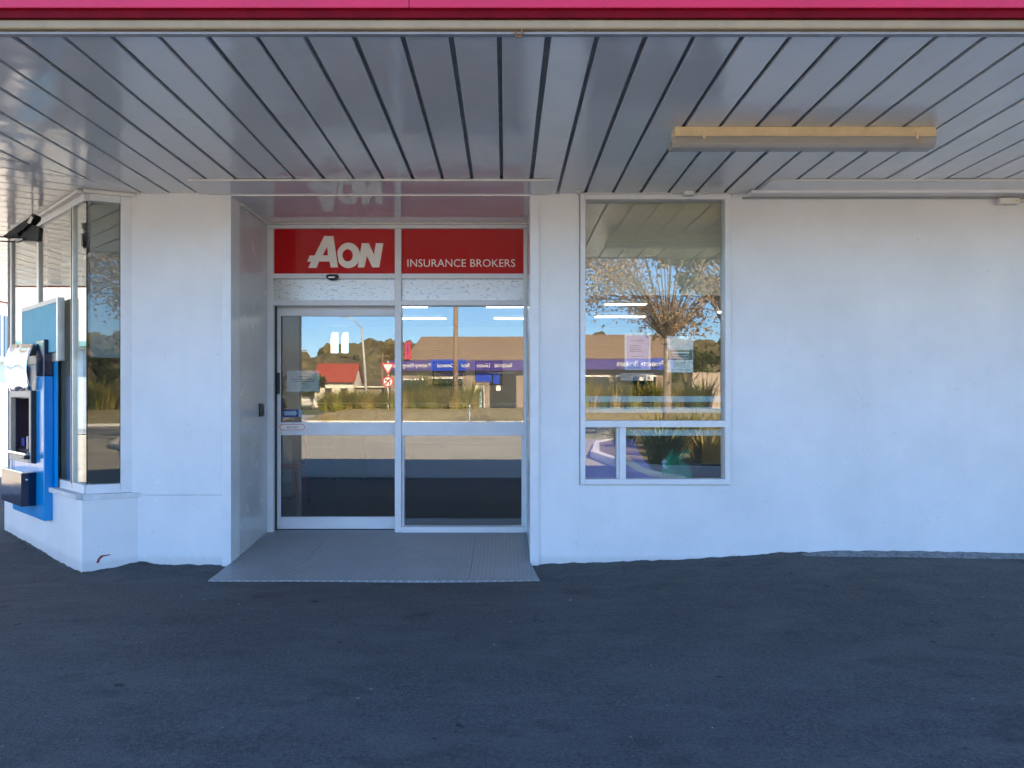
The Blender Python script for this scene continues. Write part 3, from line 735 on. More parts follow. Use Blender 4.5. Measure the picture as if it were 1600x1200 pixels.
# small fixtures
J = thing('junction_box', 'small cream electrical box high on the right wall with yellow mark', 'electrical box', (4.10, WY, 2.99))
bev(box('body', 4.035, 4.195, WY-.055, WY+.004, 2.965, 3.013, 'trim', J), .005)
box('lid', 4.055, 4.193, WY-.058, WY-.0555, 2.968, 3.010, 'trim', J, .001)
mk('warning_mark', [(4.15, WY-.0586, 2.99), (4.178, WY-.0586, 2.980), (4.178, WY-.0586, 3.0)], [(0, 1, 2)], 'yellow', J)
m = MB(); m.tube([(4.196, WY-.025, 2.99), (6.5, WY-.025, 2.99)], .009, 8); m.build('conduit', 'trim', J, True)
m = MB()
for k in range(6):
    pass
ring = []
v = []; f = []
nn_ = 16
for j in range(5):
    a = j*math.pi/8; r = .022*math.cos(a); z = CEIL-.003-.016*math.sin(a)
    v += [(.595+r*math.cos(2*math.pi*i/nn_), 6.30+r*math.sin(2*math.pi*i/nn_), z) for i in range(nn_)]
for j in range(4):
    for i in range(nn_): f.append((j*nn_+i, j*nn_+(i+1) % nn_, (j+1)*nn_+(i+1) % nn_, (j+1)*nn_+i))
f.append(tuple(4*nn_+i for i in range(nn_)))
tag(mk('dome_cover', v, f, 'trim', None, True), 'small cream dome cover on the soffit beside the window', 'cover')
tag(bev(box('contact_block', 1.455, 1.530, 6.30, 6.36, CEIL-.001-.034, CEIL-.001, 'trim'), .004), 'small cream block on the soffit above the window', 'block')
SN = thing('door_sensor', 'black oval motion sensor above the sliding door', 'sensor', (-1.625, DY, 2.52))
v = []; f = []; nn_ = 20
for j, (s, d) in enumerate(((1, 0), (1, -.022), (.9, -.036), (.6, -.044))):
    for i in range(nn_):
        a = 2*math.pi*i/nn_; zz = math.sin(a)*.036*s
        if zz > .018: zz = .018
        v.append((-1.625+.058*s*math.cos(a), DY-.004+d, 2.528+zz))
for j in range(3):
    for i in range(nn_): f.append((j*nn_+i, j*nn_+(i+1) % nn_, (j+1)*nn_+(i+1) % nn_, (j+1)*nn_+i))
f.append(tuple(3*nn_+i for i in range(nn_)))
mk('body', v, f, 'black', SN, True); box('lens', -1.655, -1.598, DY-.0495, DY-.047, 2.512, 2.522, 'alu', SN)
tag(bev(box('exit_button', -2.2462, -2.222, 7.10, 7.20, 1.215, 1.335, 'black'), .008, ), 'black push button box on the recess side panel', 'button')

# red signs over the door
K = .01/10*6.04/1.0                                      # one tenth of a photo pixel at the door plane
def sgn(name, x0, x1, label):
    t = thing(name, label, 'sign', ((x0+x1)/2, DY, 2.56)); box('panel', x0, x1, DY+.030, DY+.060, 2.561, 2.984, 'red', t); return t
s1 = sgn('sign_panel', -2.1865, -1.0405, 'red glass sign panel with large cream Aon lettering')
def lg(pts): return [((470+x/10-789)*.00604, (626-350-y/10)*.00604+1.36) for x, y in pts]
A_out = [(355, 178), (500, 178), (570, 670), (455, 670), (440, 578), (272, 578), (235, 677), (105, 677), (150, 580), (88, 580), (130, 482), (205, 482)]
A_in = [(330, 480), (412, 480), (403, 345)]
O_out = [(735+182*math.cos(a), 482+200*math.sin(a)) for a in lin(0, 2*math.pi, 49)[:-1]]
O_out = [(max(x, 548+(y-400)*.14+6 if y > 400 else 548), y) for x, y in O_out]
O_in = [(722+82*math.cos(a), 480+97*math.sin(a)) for a in lin(0, 2*math.pi, 33)[:-1]]
N_ = [(945, 290), (1055, 290), (1135, 470), (1165, 290), (1282, 290), (1218, 670), (1110, 670), (1025, 490), (985, 670), (880, 670)]
Mx = Matrix.Translation((0, DY+.0285, 0)) @ Matrix.Rotation(R(90), 4, 'X')
curve_mesh([lg(A_out), lg(A_in)], .001, 'letter', 'cream', Mx, s1)
curve_mesh([lg(O_out), lg(O_in)], .001, 'letter', 'cream', Matrix.Translation((0, DY+.0280, 0)) @ Matrix.Rotation(R(90), 4, 'X'), s1)
curve_mesh([lg(N_)], .001, 'letter', 'cream', Matrix.Translation((0, DY+.0275, 0)) @ Matrix.Rotation(R(90), 4, 'X'), s1)
s2 = sgn('sign_panel', -.9785, .1755, 'red glass sign panel lettered INSURANCE BROKERS')
tm = text_mesh('INSURANCE BROKERS', .104, 'lettering', 'cream', facing_camera((636-789)*.00604, DY+.029, 1.36+(626-416)*.00604), s2, .0008, width=169*.00604, spacing=1.02)
split_loose(tm, 'letter', s2)

# stickers and notices on the doors
st = thing('arrow_sticker', 'navy sticker with pale arrow low on the sliding door pane', 'sticker', (-2.1, LY, 1.2))
gy = LY+.0165
ax = lambda px: (px-789)*.00615
az = lambda py: 1.36+(626-py)*.00615
box('backing', ax(442), ax(466), gy-.0012, gy, az(651.8), az(640), 'navyprint', st)
xz_prism('arrow', [(ax(444), az(649)), (ax(459.5), az(649)), (ax(460), az(650.5)), (ax(464.3), az(645.5)), (ax(460.5), az(641)), (ax(460), az(642.4)), (ax(444), az(642.4))], gy-.0022, gy-.0014, 'bluegreyprint', st)
tag(box('blue_label', ax(466.4), ax(471.5), gy-.0012, gy, az(651.5), az(640.3), 'bluegreyprint'), 'small pale blue label beside the arrow sticker', 'sticker')
bd = thing('door_badge', 'cream lozenge badge with red outline on the door rail', 'badge', (-2.05, LY, 1.09))
by = LY-.0008
xz_prism('outline', [(ax(437), az(667.5)), (ax(439.5), az(663)), (ax(474.5), az(663)), (ax(477.2), az(667.5)), (ax(474.5), az(672)), (ax(439.5), az(672))], by-.0008, by, 'sign_red', bd)
xz_prism('face', [(ax(437.9), az(667.5)), (ax(440), az(663.7)), (ax(474), az(663.7)), (ax(476.3), az(667.5)), (ax(474), az(671.3)), (ax(440), az(671.3))], by-.0018, by-.001, 'cream', bd)
for a, b in ((440, 448), (466.5, 475)): box('rule', ax(a), ax(b), by-.0024, by-.0019, az(667.9), az(667.1), 'fitting', bd)
text_mesh('RECORD', .026, 'lettering', 'ink', facing_camera(ax(449), by-.0022, az(669.2)), bd, .0003, width=17*.00615)
nt = thing('door_notice', 'translucent notice sheet with four printed lines on the sliding door', 'notice', (-1.9, LY, 1.5))
ny = LY+.026
box('sheet', ax(447.5), ax(498), ny, ny+.0006, az(612), az(579), 'sheet', nt)
def lines(parent, rows, y, fx, fz, mat='ink', th=.004):
    for (a, b, py) in rows:
        x = a
        random.seed(int(py*10))
        m = MB()
        while x < b:
            w = random.uniform(1.2, 3.4); e = min(b, x+w); m.box(fx(x), fx(e), y-.0008, y-.0003, fz(py)-th/2, fz(py)+th/2); x = e+.55
        tag(m.build('printed_line', mat, parent), kind='stuff')
lines(nt, [(464, 481.5, 588.5), (454, 493, 592.5), (456.5, 491, 596), (469.5, 477, 599.5)], ny, ax, az, 'ink', .007)

# posters in the tall window
wxp = lambda px: (px-789)*.005302
wzp = lambda py: 1.36+(626-py)*.005302
py_ = WY+.0525
po = thing('poster', 'lilac printed poster taped inside the tall window', 'poster', (1.1, WY, 1.6))
box('sheet', wxp(976), wxp(1016.5), py_, py_+.0006, wzp(578), wzp(521), 'paper', po)
box('print', wxp(979), wxp(1013.5), py_-.0009, py_-.0002, wzp(576), wzp(524.5), 'lilac', po)
lines(po, [(985, 1008, 532.5), (984, 1002, 540), (984, 1003, 543), (984, 1001, 546), (984, 1002, 549), (988, 1006, 556.5)], py_-.001, wxp, wzp, 'ink', .0035)
po2 = thing('poster', 'white poster with dark grey band inside the tall window', 'poster', (1.45, WY, 1.6))
box('sheet', wxp(1042), wxp(1083), py_, py_+.0006, wzp(582), wzp(525), 'paper', po2)
box('band', wxp(1043), wxp(1082), py_-.0009, py_-.0002, wzp(562.5), wzp(547), 'pgrey', po2)
lines(po2, [(1049, 1077, 551)], py_-.001, wxp, wzp, 'paper', .012)
lines(po2, [(1049, 1076, 555.2), (1052, 1072, 558), (1050, 1076, 560.5)], py_-.001, wxp, wzp, 'paper', .0035)
lines(po2, [(1047, 1078, 566), (1054, 1070, 568.5), (1056, 1062, 571), (1047, 1079, 578)], py_, wxp, wzp, 'pgrey', .003)
wp = thing('window_print', 'purple printed film with a pale curve behind the low window panes', 'window print', (1.0, WY, .72))
box('film', wx0+.042, .917, WY+.0560, WY+.0565, wz0+.047, 1.04, 'lilacfilm', wp)
xz_prism('film', [(.992, wz0+.047), (1.30, wz0+.047), (1.22, .78), (1.13, .90), (1.06, 1.04), (.992, 1.04)], WY+.0560, WY+.0565, 'lilacfilm', wp)
xz_prism('pale_curve', [(.992, .93), (1.06, .86), (1.16, .80), (1.30, .765), (1.50, wz0+.06), (1.50, wz0+.047), (1.36, wz0+.047), (1.20, .735), (1.08, .785), (.992, .84)], WY+.0548, WY+.0553, 'palefilm', wp)
fe = thing('fern_poster', 'green fern print with pale letter t in the low window pane', 'poster', (1.4, WY, .75))
m = MB()
random.seed(4)
def frond(m, ox, oz, ang, ln, k, y):
    for i in range(k):
        t = (i+1)/k; bx = ox+math.cos(ang)*ln*t; bz = oz+math.sin(ang)*ln*t; w = (1-t*.75)*ln*.42
        for s in (-1, 1):
            a2 = ang+s*1.05; tx = bx+math.cos(a2)*w; tz = bz+math.sin(a2)*w; h = ln/k*.30
            m.add([(bx-math.cos(ang)*h, y, bz-math.sin(ang)*h), (bx+math.cos(ang)*h, y, bz+math.sin(ang)*h), (tx, y, tz)], [(0, 1, 2)])
for q, (ox, oz, an, ln, k) in enumerate(((1.30, .80, .55, .27, 13), (1.28, .78, -.15, .26, 12), (1.33, .80, 1.2, .16, 10), (1.45, .86, -1.0, .16, 9))): frond(m, ox, oz, an, ln, k, WY+.0535+q*.0004)
tag(m.build('fern', 'fern', fe), kind='stuff')
text_mesh('t', .135, 'letter', 'bluegreyprint', facing_camera(1.300, WY+.0522, .800), fe, .0004, bold=.004)

# ------------------------------------------------------------------ cash machine on the splayed wall
AO = Vector((-3.80, 6.67)); AU = Vector((-.7071, .7071)); AN = Vector((-.7071, -.7071))
def al(u, v, z): p = AO+AU*u+AN*v; return (p.x, p.y, z)
def abox(name, u0, u1, v0, v1, z0, z1, mat, parent, b=.003):
    v = [al(u, vv, z) for z in (z0, z1) for u, vv in ((u0, v1), (u1, v1), (u1, v0), (u0, v0))]
    o = mk(name, v, [(0, 1, 2, 3), (7, 6, 5, 4), (4, 5, 1, 0), (5, 6, 2, 1), (6, 7, 3, 2), (7, 4, 0, 3)], mat, parent)
    return bev(o, b) if b else o
AT = thing('cash_machine', 'bright blue cash machine surround with beige fascia on the corner wall', 'cash machine', al(.7, 0, .31))
abox('back_plate', .085, .449, .002, .006, .61, 1.90, 'atm_blue', AT, 0); abox('back_plate', 1.181, 1.28, .002, .006, .61, 1.90, 'atm_blue', AT, 0)
abox('back_plate', .4495, 1.1805, .002, .006, 1.452, 1.90, 'atm_blue', AT, 0)
abox('surround', .20, .44, .0065, .082, .314, 1.574, 'atm_blue', AT, .008)
abox('surround', 1.19, 1.25, .0065, .082, .314, 1.70, 'atm_blue', AT, .015)
abox('apron', .435, 1.195, .0065, .078, .314, .80, 'atm_blue', AT, .006)
abox('side_trim', .20, .44, .0065, .082, 1.5745, 1.893, 'atm_navy', AT, .008)
# fluted bright cowl above the fascia
v = []; f = []; nu, nz = 26, 10
for j in range(nz):
    zz = 1.455+(1.86-1.455)*j/(nz-1)
    for i in range(nu):
        u = .44+(1.20-.44)*i/(nu-1); s = j/(nz-1)
        vv = .090+.055*math.sin(math.pi*min(1, s*1.0))*(.8) + .009*math.sin(u*15+s*2.5)+.02*(1-s)
        v.append(al(u, vv, zz+.03*math.sin((u-.44)*2)*s))
for j in range(nz-1):
    for i in range(nu-1): f.append((j*nu+i, j*nu+i+1, (j+1)*nu+i+1, (j+1)*nu+i))
o = mk('cowl', v, f, 'chrome', AT, True); md = o.modifiers.new('thick', 'SOLIDIFY'); md.thickness = .012; md.offset = -1
# fascia: four beige bars round a dark opening
abox('fascia_frame', .452, .50, .079, .124, .804, 1.45, 'atm_beige', AT, .006)
fz = abox('fascia_frame', 1.13, 1.18, .079, .124, .804, 1.45, 'atm_beige', AT, .006)
abox('fascia_frame', .5005, 1.1295, .079, .124, 1.39, 1.45, 'atm_beige', AT, .006)
abox('fascia_frame', .5005, 1.1295, .079, .128, .804, .872, 'atm_beige', AT, .006)
gr = abox('ribbed_side', .4445, .4515, .079, .118, .805, 1.449, 'black', AT, .001)
m = MB()
for k in range(26):
    z = .82+k*.024
    vv = [al(u, w, zz) for zz in (z, z+.012) for u, w in ((.4405, .119), (.4515, .119), (.4515, .08), (.4405, .08))]
    m.add(vv, BOXF)
tag(m.build('rib', 'black', AT), kind='stuff')
abox('cavity_back', .50, 1.13, -.10, -.09, .80, 1.40, 'atm_dark', AT, 0)
abox('cavity_side', 1.122, 1.1298, -.09, .078, .872, 1.39, 'atm_dark', AT, 0); abox('cavity_side', .5002, .508, -.09, .078, .872, 1.39, 'atm_dark', AT, 0)
abox('cavity_roof', .508, 1.122, -.09, .078, 1.382, 1.3895, 'atm_dark', AT, 0)
abox('display', .60, 1.05, -.0895, -.06, 1.08, 1.36, 'screen', AT, .004)
v = [al(.51, -.08, 1.04), al(1.12, -.08, 1.04), al(1.12, .07, .90), al(.51, .07, .90), al(.51, -.08, .875), al(1.12, -.08, .875), al(1.12, .07, .875), al(.51, .07, .875)]
kp = mk('keypad_shelf', v, [(0, 1, 2, 3), (7, 6, 5, 4), (0, 3, 7, 4), (1, 5, 6, 2), (3, 2, 6, 7), (0, 4, 5, 1)], 'atm_dark', AT)
for r in range(4):
    for c in range(3):
        t = .25+r*.16; u = .72+c*.06; w = -.08+.15*t; z = 1.04-.14*t+.002
        m_ = abox('key', u, u+.045, w-.010, w+.010, z, z+.012, 'alu', kp, 0)
abox('privacy_hood', .82, .84, -.02, .06, .91, 1.03, 'alu', AT, .002)
abox('card_slot', .98, 1.09, .0, .05, .93, 1.01, 'navyprint', AT, .004)
abox('shelf_lip', .47, 1.20, .12, .165, .868, .895, 'chrome', AT, .008); abox('shelf_grip', .455, .56, .125, .172, .840, .8675, 'black', AT, .008)
HP = thing('header_panel', 'pale blue aluminium framed panel above the cash machine', 'panel', al(.5, 0, 1.8))
abox('panel', -.045, 1.04, .02, .046, 1.78, 2.195, 'sky_panel', HP, 0)
abox('frame', -.08, -.046, -.004, .052, 1.70, 2.236, 'alu', HP); abox('frame', 1.041, 1.075, -.004, .052, 1.70, 2.236, 'alu', HP)
abox('frame', -.0455, 1.0405, -.004, .052, 2.196, 2.236, 'white', HP); abox('backing', -.0455, 1.0405, -.004, .019, 1.70, 2.195, 'alu', HP, 0)
BX = thing('deposit_box', 'dark navy glossy metal box with small lock below the cash machine', 'box', al(.8, .1, .42))
abox('body', .45, 1.15, .079, .195, .425, .722, 'atm_navy', BX, .004)
abox('lid', .40, 1.155, .0795, .200, .7225, .734, 'chrome', BX, .002)
m = MB(); pA = Vector(al(.4505, .15, .66)); m.tube([pA, pA-Vector((AU.x, AU.y, 0))*.008], .012, 14); m.build('lock', 'chrome', BX, True)
# floodlight under the soffit
FL = thing('floodlight', 'black caged floodlight hanging under the soffit at the left corner', 'floodlight', (-4.02, 6.6, CEIL))
def fp_(px, pyy, Y): return ((px-789)*Y/1216.7, Y, 1.36+(626-pyy)*Y/1216.7)
def flat(name, pts, Y0, Y1, mat, b=.004):
    a = [fp_(x, y, Y0) for x, y in pts]; n = len(a)
    bb = [(p[0], Y1, p[2]) for p in a]
    return bev(mk(name, a+bb, [tuple(range(n-1, -1, -1)), tuple(range(n, 2*n))]+[(i, (i+1) % n, n+(i+1) % n, n+i) for i in range(n)], mat, FL), b)
flat('gear_box', [(33, 355), (40, 353), (56, 352), (61.5, 355), (60, 375), (55, 376.5), (35, 376)], 6.59, 6.65, 'black')
flat('head', [(2, 370), (8, 366), (27, 352), (45, 340), (50, 333), (54, 335), (53, 341), (44, 350), (37, 358), (25, 366), (12, 369)], 6.56, 6.66, 'black')
m = MB()
for Y in (6.57, 6.65):
    m.tube([fp_(0, 369.5, Y), fp_(18, 371, Y), fp_(38, 372, Y)], .006, 6); m.tube([fp_(-4, 376.5, Y), fp_(29, 378.5, Y), fp_(36, 375, Y)], .006, 6)
for px_ in (-2, 10, 20, 30): m.tube([fp_(px_, 370.5, 6.57), fp_(px_, 370.5, 6.65)], .004, 6)
m.build('cage', 'black', FL)
flat('stirrup', [(42, 348), (48.5, 337), (51.5, 340), (47, 350)], 6.550, 6.557, 'alu', .001)
m = MB(); m.tube([fp_(50, 353, 6.62), (fp_(50, 353, 6.62)[0], 6.62, CEIL)], .010, 8); m.build('stem', 'alu', FL)

# ------------------------------------------------------------------ inside the shop
def ceiling_lamp(x0, x1, y, lab):
    t = thing('strip_light', lab, 'strip light', ((x0+x1)/2, y, 2.8), 'lit strips on the shop ceiling')
    box('tray', x0-.02, x1+.02, y-.06, y+.06, 2.775, 2.799, 'white', t); box('tube_panel', x0, x1, y-.05, y+.05, 2.762, 2.7745, 'lamp', t)
for i, (x0, x1, y) in enumerate(((-1.75, -1.17, 11.7), (-1.85, -1.02, 13.4), (-.28, .75, 11.7), (-.18, .9, 13.4), (1.47, 2.06, 11.4), (1.52, 2.35, 13.1), (-3.9, -3.0, 12.6), (3.4, 4.6, 12.4), (3.2, 4.4, 8.8))):
    ceiling_lamp(x0, x1, y, ('front strip left in the fixed door pane', 'rear strip left in the fixed door pane', 'front strip at the right edge of the fixed door pane', 'rear strip at the right edge of the fixed door pane', 'upper of two strips in the tall window', 'lower of two strips in the tall window', 'strip over the left side of the office', 'strip deep in the right side of the office', 'strip near the street on the right of the office')[i]+', lit ceiling light inside')
DK = thing('reception_desk', 'long grey boarded reception desk deep inside the shop', 'desk', (-1.5, 12.5, FLOOR))
box('top', -4.4, 3.2, 12.42, 13.1, 1.262, 1.318, 'desk_top', DK, .004)
for z0, z1 in ((.127, .412), (.420, .680), (.688, .968), (.976, 1.261)): box('board', -4.35, 3.15, 12.47, 12.50, z0, z1, 'desk', DK, .003)
box('core', -4.33, 3.13, 12.505, 12.9, FLOOR, 1.261, 'desk', DK)
def monitor(x, y, w, lab):
    t = thing('computer_monitor', lab, 'monitor', (x, y, 1.32)); box('screen', x-w/2, x+w/2, y, y+.03, 1.40, 1.76, 'monitor', t, .004); box('stand', x-.03, x+.03, y+.031, y+.06, 1.331, 1.6, 'monitor', t); box('foot', x-.12, x+.12, y-.05, y+.12, 1.319, 1.33, 'monitor', t)
monitor(2.35, 12.8, .5, 'black computer monitor on the desk behind the tall window')
for x0, x1, lab in ((-1.41, -.77, 'left one of two dark wall screens inside the shop'), (-.58, -.05, 'right one of two dark wall screens inside the shop')):
    t = thing('wall_screen', lab, 'screen', ((x0+x1)/2, 15.15, 1.7)); box('bezel', x0, x1, 15.15, 15.199, 1.66, 2.14, 'monitor', t, .004); box('display', x0+.02, x1-.02, 15.145, 15.1495, 1.68, 2.12, 'screen', t)
GS = thing('screen_panel', 'olive green upholstered panel standing before the reception desk', 'panel', (-2.43, 12.1, FLOOR))
box('pad', -2.68, -2.18, 12.2, 12.26, FLOOR+.03, 1.0, 'green', GS, .01)
for x in (-2.66, -2.24): box('foot', x, x+.04, 12.1, 12.36, FLOOR, FLOOR+.03, 'black', GS)
CH = thing('wooden_chair', 'dark red bentwood chair just inside the sliding door', 'chair', (-2.6, 9.2, FLOOR))
cx, cyy = -2.62, 9.25
for dx, dy_, h in ((-.2, -.2, .45), (.2, -.2, .45), (-.2, .2, .95), (.2, .2, .95)):
    m = MB(); m.tube([(cx+dx*1.15, cyy+dy_*1.15, FLOOR), (cx+dx*.95, cyy+dy_*.95, FLOOR+.45), (cx+dx, cyy+dy_*1.25, FLOOR+h)], [.016, .02, .016], 8); m.build('leg', 'redwood', CH, True)
bev(box('seat', cx-.22, cx+.22, cyy-.22, cyy+.22, FLOOR+.44, FLOOR+.47, 'redwood', CH), .01)
m = MB(); m.tube([(cx-.2, cyy+.25, FLOOR+.93), (cx, cyy+.29, FLOOR+1.0), (cx+.2, cyy+.25, FLOOR+.93)], .02, 8); m.build('back_rail', 'redwood', CH, True)
PI_ = thing('framed_picture', 'dark maroon framed picture on the back wall of the shop', 'picture', (-2.2, 15.18, 2.1))
box('frame', -2.42, -2.10, 15.16, 15.199, 2.13, 2.50, 'redwood', PI_); box('print', -2.40, -2.12, 15.155, 15.1595, 2.15, 2.48, 'maroon', PI_)
SB = thing('sideboard', 'low pale sideboard inside beside the sliding door', 'cabinet', (-3.2, 9.9, FLOOR))
box('carcass', -3.9, -2.72, 9.95, 10.38, FLOOR, 1.19, 'desk', SB, .004); box('top', -3.92, -2.70, 9.93, 10.39, 1.1905, 1.22, 'desk_top', SB, .004)
for x in (-3.88, -3.50, -3.11): box('drawer', x, x+.36, 9.935, 9.9495, .95, 1.17, 'desk_top', SB)
PT = thing('dried_plant', 'dried golden flower stems in a dark vase on the sideboard', 'plant', (-2.9, 10.1, 1.22))
m = MB(); m.tube([(-2.9, 10.1, 1.22), (-2.9, 10.1, 1.27), (-2.9, 10.1, 1.36), (-2.9, 10.1, 1.40)], [.05, .075, .06, .035], 12); m.build('vase', 'black', PT, True)
m = MB()
random.seed(9)
for k in range(26):
    a = random.uniform(0, 6.28); r = random.uniform(.03, .14); h = random.uniform(.1, .35); x, y, z = -2.9+r*math.cos(a), 10.1+r*math.sin(a), 1.4+h
    m.tube([(-2.9, 10.1, 1.39), (x, y, z)], .003, 4); m.tube([(x, y, z-.02), (x, y, z+.03)], [.02, .012], 5)
tag(m.build('stems', 'tussock', PT), kind='stuff')

# ------------------------------------------------------------------ the junction across the road (seen mirrored in the glass)
def leaf_mesh(name, centers, count, size, mat, parent=None, seed=1, droop=0, aspect=1.7):
    random.seed(seed); v = []; f = []
    for i in range(count):
        c = random.choice(centers); q = Vector((random.gauss(0, 1), random.gauss(0, 1), random.gauss(0, 1)))
        q = q.normalized()*(random.random()**.45)
        p = Vector((c[0]+q.x*c[3], c[1]+q.y*c[3], c[2]+q.z*c[3]*c[4]))
        a = Vector((random.gauss(0, 1), random.gauss(0, 1), random.gauss(0, .6)-droop)).normalized(); b = a.cross(Vector((random.gauss(0, 1), random.gauss(0, 1), random.gauss(0, 1)))).normalized()
        s = size*random.uniform(.6, 1.3); k = len(v)
        v += [p, p+a*s*aspect*.5+b*s*.42, p+a*s*aspect, p+a*s*aspect*.5-b*s*.42]; f.append((k, k+1, k+2, k+3))
    return mk(name, v, f, mat, parent)
def tree(name, label, x, y, z0, th, tr, cr, cz, n, size, mat, seed, stems=1, ncl=26, flat_=.75, group=None, droop=.3):
    t = thing(name, label, 'tree', (x, y, z0), group); random.seed(seed)
    m = MB(); ends = []
    for s in range(stems):
        a = s*2.2+.4; lean = .0 if stems == 1 else .9
        base = Vector((x+(.35*tr*math.cos(a) if stems > 1 else 0), y+(.35*tr*math.sin(a) if stems > 1 else 0), z0-.1))
        top = Vector((x+lean*math.cos(a), y+lean*math.sin(a), z0+th))
        midp = base.lerp(top, .5)+Vector((random.uniform(-.15, .15), random.uniform(-.15, .15), 0))
        r = tr if stems == 1 else tr*.62
        m.tube([base, base.lerp(midp, .3), midp, top], [r*1.25, r, r*.85, r*.65], 10); ends.append((top, r*.6))
    m2 = MB(); cl = []
    for k in range(ncl):
        e, r = random.choice(ends); a = random.uniform(0, 6.28); d = cr*random.uniform(.25, 1.0)**.7
        hz = cz+random.uniform(-1, 1)*cr*flat_*math.sqrt(max(.05, 1-(d/cr)**2))
        p = Vector((x+d*math.cos(a), y+d*math.sin(a), hz)); mid = e.lerp(p, .45)+Vector((0, 0, .12*cr))
        m2.tube([e-Vector((0, 0, .3)), mid, p], [r*.32, r*.14, .012], 5, False); cl.append((p.x, p.y, p.z, cr*random.uniform(.18, .32), .75))
        for q in range(3):
            p2 = p+Vector((random.gauss(0, 1), random.gauss(0, 1), random.gauss(0, .6)))*cr*.16; m2.tube([mid.lerp(p, .6), p2], [.014, .006], 4, False)
    tk = m.build('trunk', 'bark', t, True); tag(m2.build('branches', 'bark', t), kind='stuff')
    tag(leaf_mesh('crown', cl, n, size, mat, t, seed, droop), kind='stuff')
    return t
tree('autumn_tree', 'brown leaved street tree across from the shop window', 5.5, -13.5, 0, 3.7, .16, 4.9, 6.5, 17000, .085, 'brown_leaf', 11, ncl=60, flat_=.62)
tree('old_tree', 'big multi stemmed evergreen with thick trunks on the traffic island', 12.9, -29.3, .3, 4.6, .85, 4.6, 10.2, 9000, .24, 'green_leaf', 12, stems=3, ncl=36)
def flax(x, y, z, h, nb, mat, label, seed, cat='plant', group='planting on the traffic island', wd=.06, spread=.55, name='flax_plant', base=.18):
    random.seed(seed); m = MB()
    for i in range(nb):
        a = random.uniform(0, 6.28); ln = h*random.uniform(.6, 1.1); le = random.uniform(.12, spread); r0 = random.uniform(0, base)
        d = Vector((math.cos(a), math.sin(a), 0)); s = Vector((-d.y, d.x, 0)); pts = []
        droop = random.uniform(.0, .5)
        for k in range(5):
            t = k/4; p = Vector((x, y, z))+d*(r0+ln*le*t*t*1.1+ln*.1*t)+Vector((0, 0, ln*(t*(1.05-.15*le)-droop*t**3*.55))); w = wd*(1-t**2.2)*.5+.004
            pts.append((p-s*w, p+s*w))
        v = [q for pr in pts for q in pr]; m.add(v, [(2*k, 2*k+1, 2*k+3, 2*k+2) for k in range(4)])
    o = m.build(name, mat); return tag(o, label, cat, group)
isl_poly = [(-12.0, -30.4), (-11.2, -29.2), (-8, -28.5), (-3, -28.2), (2, -28.6), (8, -27.6), (13, -26.9), (15.5, -28.5), (15.5, -33), (10, -35), (0, -35.5), (-9, -34), (-11.8, -32)]
ks = ((1, .17), (.86, .34), (.70, .60), (.45, .84), (.15, .92))
v = []; npl = len(isl_poly)
for k, z in ks:
    for (x, y) in isl_poly:
        cx_ = max(-8, min(11, x)); v.append((cx_+(x-cx_)*k, -31.8+(y+31.8)*k, z))
f = [(j*npl+i, j*npl+(i+1) % npl, (j+1)*npl+(i+1) % npl, (j+1)*npl+i) for j in range(len(ks)-1) for i in range(npl)]+[tuple((len(ks)-1)*npl+i for i in range(npl))]
tag(mk('traffic_island', v, f, 'drygrass', None, True), kind='structure')
def kerb_loop(name, poly, w, z0, z1):
    cx_ = sum(p[0] for p in poly)/len(poly); cy_ = sum(p[1] for p in poly)/len(poly); n = len(poly)
    inn = []
    for p in poly:
        d = Vector((cx_-p[0], cy_-p[1])).normalized()*w; inn.append((p[0]+d.x, p[1]+d.y))
    out = [(p[0]-(cx_-p[0])/max(1, abs(cx_-p[0])+abs(cy_-p[1]))*.02, p[1]-(cy_-p[1])/max(1, abs(cx_-p[0])+abs(cy_-p[1]))*.02) for p in poly]
    v = [(x, y, z0) for x, y in out]+[(x, y, z1) for x, y in out]+[(x, y, z1) for x, y in inn]+[(x, y, z0) for x, y in inn]
    f = []
    for i in range(n):
        j = (i+1) % n
        for k in range(3): f.append((k*n+i, k*n+j, (k+1)*n+j, (k+1)*n+i))
    return tag(mk(name, v, f, 'white'), kind='structure')
kerb_loop('island_kerb', isl_poly, .28, -.05, .235)
ORD = ['first', 'second', 'third', 'fourth', 'fifth', 'sixth', 'seventh', 'eighth', 'ninth', 'tenth', 'eleventh', 'twelfth', 'thirteenth', 'fourteenth', 'fifteenth', 'sixteenth', 'seventeenth', 'eighteenth', 'nineteenth', 'twentieth']
def nth(i): return ORD[i] if i < 20 else 'twenty '+ORD[i-20]
random.seed(21)
for i, px_ in enumerate(range(512, 745, 9)):
    x = (px_-789)*46.5/1216.7; random.seed(300+i); jy = random.uniform(-.5, .6); hh = random.uniform(1.0, 1.45)
    flax(x, -31.3+jy, .78, hh, 170, ('flax', 'tussock', 'flax')[i % 3], 'low golden grass clump, '+nth(i)+' from the left end of the traffic island', 30+i, wd=.045, base=.55, name='grass_clump')
for i, px_ in enumerate(range(640, 708, 15)):
    flax((px_-789)*47.5/1216.7, -32.7, .85, 2.0+.25*(i % 3), 110, ('flax_dark', 'flax_dark', 'flax')[i % 3], 'tall dark flax, '+nth(i)+' from the left in the row behind the low grass', 330+i, wd=.09, base=.4)
flax(-2.0, -31.9, .85, 2.0, 110, 'flax', 'bright yellow green flax beside the timber pole', 70, wd=.10, spread=.8, base=.3)
